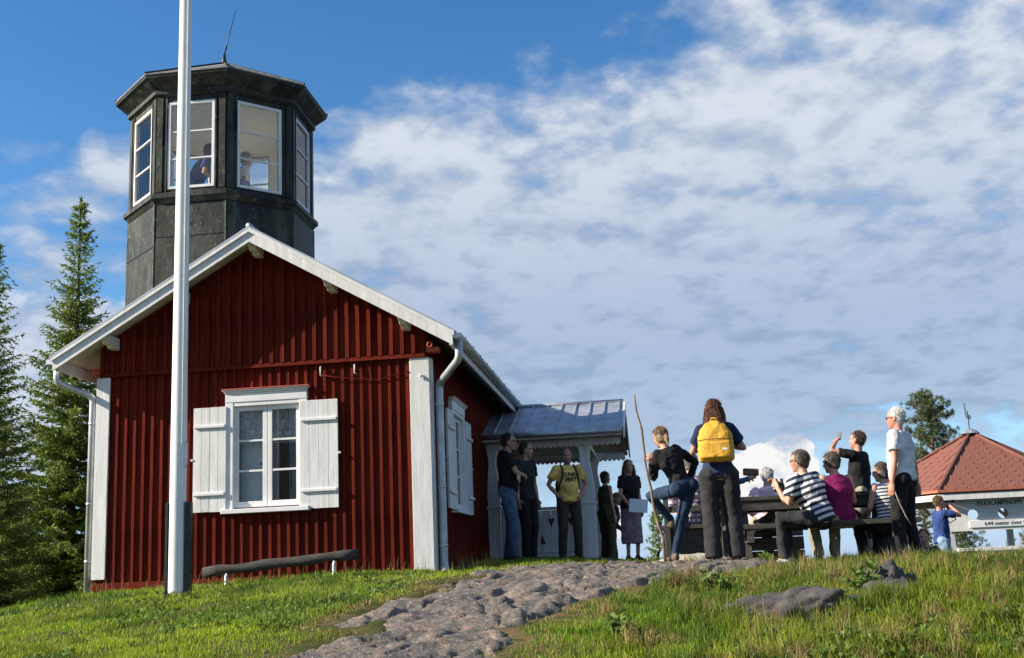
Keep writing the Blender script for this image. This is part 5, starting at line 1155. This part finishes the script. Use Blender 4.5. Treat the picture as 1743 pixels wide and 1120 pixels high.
def pine(label, x, y, ztop, zbase, zcrown, rw, seed, ntuft=420, name='pine_tree', group=None, lean=0):
    rg = np.random.default_rng(seed); Ht = ztop - zbase; t = thing(name, label, 'tree', (x, y, zbase), 0, group); c0 = zcrown - zbase
    MB().tube([(0, 0, -.5), (lean * .3, 0, Ht * .4), (lean * .8, .02, Ht * .8), (lean, 0, Ht - .1)], [.13, .10, .06, .02], 8).build('trunk', 'pine_bark', t, True)
    limbs = MB(); tips = []; nl = 26
    for i in range(nl):
        u = i / (nl - 1); z = c0 + (Ht - c0) * (u * .92); a = i * 2.4 + rg.uniform(-.4, .4); prof = (1.05 - u) ** .75 * (.6 + .4 * math.sin(i * 1.9) ** 2); L = rw * prof * rg.uniform(.65, 1.1) + .12
        o = np.array([math.cos(a), math.sin(a), 0]); lx = lean * z / Ht; p0 = np.array([lx, 0, z]); p1 = p0 + o * L * .55 + np.array([0, 0, L * .10]); p2 = p0 + o * L + np.array([0, 0, L * .30])
        limbs.tube([p0, p1, p2], [.028, .018, .008], 5)
        for k in range(5):
            w = .35 + .65 * k / 4; q = p0 + (p2 - p0) * w; sd_ = np.array([-o[1], o[0], 0]) * rg.uniform(-.38, .38) * L * .8 * w; tips.append(q + sd_ + np.array([0, 0, rg.uniform(0, .12)]))
    tips.append(np.array([lean, 0, Ht])); limbs.build('limbs', 'pine_bark', t, True)
    B, D, S, Ln, Wd = [], [], [], [], []
    for q in tips:
        for _ in range(max(1, ntuft // len(tips))):
            cc = q + rg.normal(size=3) * np.array([.13, .13, .06]); n = 26; rd = unit(rg.normal(size=(n, 3)) + np.array([0, 0, .5])); B.append(np.repeat(cc[None], n, 0) + rd * .015); D.append(rd); S.append(unit(np.cross(rd, rg.normal(size=(n, 3))))); Ln.append(rg.uniform(.07, .12, n)); Wd.append(np.full(n, .013))
    tri_mesh('crown', np.concatenate(B), np.concatenate(D), np.concatenate(S), np.concatenate(Ln), np.concatenate(Wd), 'pine_green', t); return t
pine('tall pine with open layered crown rising behind the shelter roof', 11.25, 31.5, 4.25, -3.0, 1.75, 1.25, 4, 950)
pine('small pine crown seen under the sign panel of the shelter', 14.2, 38, .75, -4.5, -.9, 1.3, 6, 400, group=None)
pine('bushy pine seen behind the right part of the shelter', 17.6, 40, .95, -4.5, -.9, 1.3, 7, 400)
pine('young thin pine behind the left shelter post', 10.1, 29.5, 1.2, -2.6, -.3, .55, 10, 160)
spruce('distant spruce on the slope behind the porch posts', 2.4, 52, .75, -6.5, 1.4, 15, .4, .16, .8)
spruce('distant spruce between the tables and the shelter', 11.6, 50, .55, -7, 1.5, 16, .4, .16, .8)

# ------------------------------------------------------------------ grass
def grass_material():
    m = bpy.data.materials.new('grass_blades'); m.use_nodes = True; g = NT(m.node_tree); b = g.n['Principled BSDF']; b.inputs['Roughness'].default_value = .55; b.inputs['Specular IOR Level'].default_value = .25
    a = g.new('ShaderNodeAttribute'); a.attribute_name = 'col'; g.link(a.outputs['Color'], b.inputs['Base Color'])
    tr = g.new('ShaderNodeBsdfTranslucent'); g.link(a.outputs['Color'], tr.inputs[0]); mx = g.new('ShaderNodeMixShader'); mx.inputs[0].default_value = .4
    g.link(b.outputs[0], mx.inputs[1]); g.link(tr.outputs[0], mx.inputs[2]); g.link(mx.outputs[0], g.n['Material Output'].inputs[0]); MATS['grass'] = m
grass_material()
def blades(name, label, x, y, hgt, wid, colr, bend=.45):
    n = len(x); z = terrain(x, y) - .006; a = rng.uniform(0, 6.283, n); bd = rng.uniform(.1, 1, n) * bend; la = rng.uniform(0, 6.283, n)
    sx = np.cos(a) * wid / 2; sy = np.sin(a) * wid / 2; lx = np.cos(la) * bd * hgt; ly = np.sin(la) * bd * hgt
    v = np.empty((n, 5, 3)); base = np.stack([x, y, z], -1); sd_ = np.stack([sx, sy, 0 * sx], -1)
    mid = base + np.stack([lx * .35, ly * .35, hgt * .58], -1); tip = base + np.stack([lx, ly, hgt * (1 - .25 * bd)], -1)
    v[:, 0] = base - sd_; v[:, 1] = base + sd_; v[:, 2] = mid + sd_ * .75; v[:, 3] = mid - sd_ * .75; v[:, 4] = tip
    me = bpy.data.meshes.new(name); me.vertices.add(n * 5); me.vertices.foreach_set('co', v.reshape(-1)); i = np.arange(n)[:, None] * 5
    lp = np.concatenate([i + np.array([0, 1, 2, 3]), i + np.array([3, 2, 4])], 1).reshape(-1); me.loops.add(n * 7); me.loops.foreach_set('vertex_index', lp.astype(np.int32)); me.polygons.add(n * 2)
    ls = np.stack([np.arange(n) * 7, np.arange(n) * 7 + 4], 1).reshape(-1); me.polygons.foreach_set('loop_start', ls); me.polygons.foreach_set('loop_total', np.tile([4, 3], n)); me.update(calc_edges=True)
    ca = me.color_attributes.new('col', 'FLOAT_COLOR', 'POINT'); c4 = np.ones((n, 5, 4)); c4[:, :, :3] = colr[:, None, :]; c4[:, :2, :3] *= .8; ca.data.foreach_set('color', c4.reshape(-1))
    o = bpy.data.objects.new(name, me); col.objects.link(o); me.materials.append(MATS['grass']); return tag(o, label, kind='stuff')
def in_house(x, y):
    dx = x - HC.x; dy = y - HC.y; a = dx * math.cos(YAW) - dy * math.sin(YAW); b = dx * math.sin(YAW) + dy * math.cos(YAW)
    return ((a > -W - .02) & (a < .03) & (b > -.02) & (b < LEN)) | ((a > 0) & (a < 1.9) & (b > 4.5) & (b < 7.7))
def make_grass():
    N = 520000; u = rng.uniform(0, 1, N); Y = 1 / (1 / 5.6 - u * (1 / 5.6 - 1 / 20)); X = rng.uniform(-.58, .60, N) * Y + rng.normal(size=N) * .02
    S = rock_in(X, Y); edge = np.clip((S + .5) / .5, 0, 1)
    bold = np.minimum(np.hypot((X - 1.84) / 1.5, Y - 7.93), np.hypot(X - 2.52, Y - 8.2)); keep = (S < -.06) & (bold > .2) & ~in_house(X, Y) & (rng.uniform(0, 1, N) > edge * .55)
    keep &= (vnoise(X, Y, .85, 71) * .6 + vnoise(X, Y, 2.6, 72) * .4 < .66) | (rng.uniform(0, 1, N) < .35)
    far_ok = (Y < 14.6) | ((X > -.6) & (X < 1.6) & (Y < 18.5)) | ((X > 1) & (Y < 16)) | (X > 5)
    keep &= far_ok; crev = (S > .05) & (vnoise(X, Y, 3.2, 8) > .78) & (rng.uniform(0, 1, N) < .25); keep |= crev & (Y < 12.5)
    X, Y, S, edge = X[keep], Y[keep], S[keep], edge[keep]; n = len(X)
    right = np.clip((X - 1.2) / 1.2, 0, 1) * np.clip((Y - 7.6) / 1.5, 0, 1); p1 = vnoise(X, Y, .9, 21); p2 = vnoise(X, Y, 2.4, 22); p3 = vnoise(X, Y, .5, 23)
    hgt = rng.uniform(.025, .075, n) * np.where(X < 0, .8, 1) * (.75 + .8 * p2) * (1 + .7 * right * (.3 + p1)); hgt *= 1 - .35 * edge; cl_ = vnoise(X, Y, 4.2, 51) * .6 + vnoise(X, Y, 9, 52) * .4; hgt *= .55 + 1.0 * np.clip(cl_ * 1.6 - .3, 0, 1.3) * (.6 + .8 * np.clip((X - .5) / 1.5, 0, 1)); hgt *= 1 - .35 * np.clip((Y - 8.6) / 1.5, 0, 1) * (X > 1)
    nearhouse = np.clip(1 - np.abs(Y - 13.7) / .5, 0, 1) * (X < -.8); hgt *= 1 + .9 * nearhouse
    left = np.clip((-.8 - X) / .8, 0, 1)
    g1 = np.array([.135, .235, .014]); g2 = np.array([.27, .335, .024]); g3 = np.array([.05, .105, .013]); straw = np.array([.36, .27, .115]); rust = np.array([.26, .14, .06])
    t = np.clip(p1 * 1.4 - .25 + rng.normal(size=n) * .2, 0, 1)[:, None]; c = g1 * (1 - t) + g2 * t
    dk = np.clip((p2 - .55) * 3, 0, 1)[:, None] * np.where(left > .5, .9, .6)[:, None]; c = c * (1 - dk) + g3 * dk
    sp = np.clip(.05 + .85 * edge * (p3 + .35) + .75 * right * np.clip(vnoise(X, Y, 1.9, 61) * 1.7 - .55, 0, 1) + rng.normal(size=n) * .05, 0, .9) * (1 - .75 * left * (1 - edge)); isS = rng.uniform(0, 1, n) < sp
    c[isS] = straw * rng.uniform(.7, 1.15, isS.sum())[:, None]; rs = isS & (rng.uniform(0, 1, n) < .3); c[rs] = rust
    c *= (1.12 - .30 * np.clip((X - .4) / 1.4, 0, 1))[:, None]; c *= (.72 + .5 * np.clip(vnoise(X, Y, 1.7, 53) * 1.3 - .1, 0, 1))[:, None]; c *= rng.uniform(.75, 1.2, n)[:, None]
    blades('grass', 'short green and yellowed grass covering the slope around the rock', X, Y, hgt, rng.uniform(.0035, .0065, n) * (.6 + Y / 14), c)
    # tall seed stalks, mostly on the right-hand mound and beside the wall
    n = 5200; Y = rng.uniform(6.6, 12.6, n); X = rng.uniform(1.3, .49 * 13, n); k = (X < .49 * Y) & (vnoise(X, Y, 1.6, 31) > .58) & (rock_in(X, Y) < -.1); X, Y = X[k], Y[k]
    X = np.concatenate([X, rng.uniform(-5, -.9, 170), rng.uniform(-.9, -.3, 90)]); Y = np.concatenate([Y, rng.uniform(13.55, 13.95, 170), rng.uniform(13.9, 15.2, 90)]); k = ~in_house(X, Y); X, Y = X[k], Y[k]; n = len(X)
    cc = np.where(rng.uniform(0, 1, n)[:, None] < .6, np.array([.34, .26, .12]), np.array([.20, .21, .05])) * rng.uniform(.7, 1.2, n)[:, None]
    blades('seed_grass', 'tall dry seed stalks standing above the short grass', X, Y, rng.uniform(.07, .26, n), np.full(n, .005), cc, .35)
    # wild tufts, fanning out, mostly on the right-hand bank
    nt = 620; ty = rng.uniform(6.2, 11.2, nt); tx_ = rng.uniform(.55, 5.2, nt); ty = np.concatenate([ty, rng.uniform(7, 13, 110)]); tx_ = np.concatenate([tx_, rng.uniform(-5.5, -1.6, 110)]); nt = len(tx_)
    ok = (rock_in(tx_, ty) < -.15) & ~in_house(tx_, ty) & (np.abs(tx_) < .5 * ty); tx_, ty = tx_[ok], ty[ok]; nt = len(tx_); nb = 46
    th_ = np.repeat(rng.uniform(.07, .19, nt) * np.where(tx_ < 0, .6, 1), nb); X = np.repeat(tx_, nb) + rng.normal(size=nt * nb) * .035; Y = np.repeat(ty, nb) + rng.normal(size=nt * nb) * .035
    pal = np.array([[.11, .19, .018], [.20, .24, .03], [.055, .10, .014], [.33, .25, .10], [.24, .15, .065]]); kind_ = rng.choice(5, nt, p=[.26, .2, .16, .26, .12]); kind_[tx_ < 0] = rng.choice(3, (tx_ < 0).sum())
    blades('grass_tufts', 'wild tufts of longer green and dry grass on the bank', X, Y, th_ * rng.uniform(.6, 1.15, nt * nb), rng.uniform(.0035, .006, nt * nb), np.repeat(pal[kind_], nb, 0) * rng.uniform(.7, 1.25, nt * nb)[:, None], .75)
    # broad-leaved weeds in patches
    n = 26000; Y = 1 / (1 / 6 - rng.uniform(0, 1, n) * (1 / 6 - 1 / 13.6)); X = rng.uniform(-.49, .49, n) * Y; k = (vnoise(X, Y, 1.1, 41) * .6 + vnoise(X, Y, 3, 42) * .4 > .60) & (rock_in(X, Y) < -.25) & ~in_house(X, Y); X, Y = X[k], Y[k]; n = len(X)
    base = np.stack([X, Y, terrain(X, Y) + rng.uniform(.01, .07, n)], -1); d = unit(rng.normal(size=(n, 3)) + np.array([0, 0, .5])); o = tri_mesh('low_weeds', base, d, unit(np.cross(d, rng.normal(size=(n, 3)))), rng.uniform(.025, .05, n), rng.uniform(.012, .022, n), 'weed_green', None, True)
    tag(o, 'low broad-leaved weeds scattered through the grass', kind='stuff')
make_grass()
def leafy_plant(label, x, y, h, n, seed, spread=.14):
    rg = np.random.default_rng(seed); t = thing('leafy_plant', label, 'plant', (x, y, tz(x, y))); st = MB(); B, D = [], []
    for i in range(7):
        a = rg.uniform(0, 6.28); L = h * rg.uniform(.6, 1); tip = np.array([math.cos(a) * spread * rg.uniform(.4, 1), math.sin(a) * spread, L]); st.tube([(0, 0, -.02), tip * .5 + np.array([0, 0, .02]), tip], [.004, .003, .002], 5)
        for k in range(n): u = rg.uniform(.25, 1); B.append(tip * u); D.append(unit(np.array([rg.normal(), rg.normal(), rg.normal() * .5 + .2])))
    st.build('stems', 'weed_green', t); B = np.array(B); D = np.array(D); m_ = len(B)
    tri_mesh('leaves', B, D, unit(np.cross(D, rg.normal(size=(m_, 3)))), rg.uniform(.05, .09, m_), rg.uniform(.02, .032, m_), 'weed_green', t, True)
leafy_plant('bushy green weed growing beside the white trainers', 2.62, 12.5, .13, 22, 1)
leafy_plant('leafy weed tuft on the grass below the bare rock', .62, 7.5, .16, 16, 2)
leafy_plant('pale leafy plant between the two dark boulders', 2.32, 8.2, .22, 14, 3)
leafy_plant('leafy weed on the slope below the yellow backpack', 1.50, 9.2, .18, 16, 4)
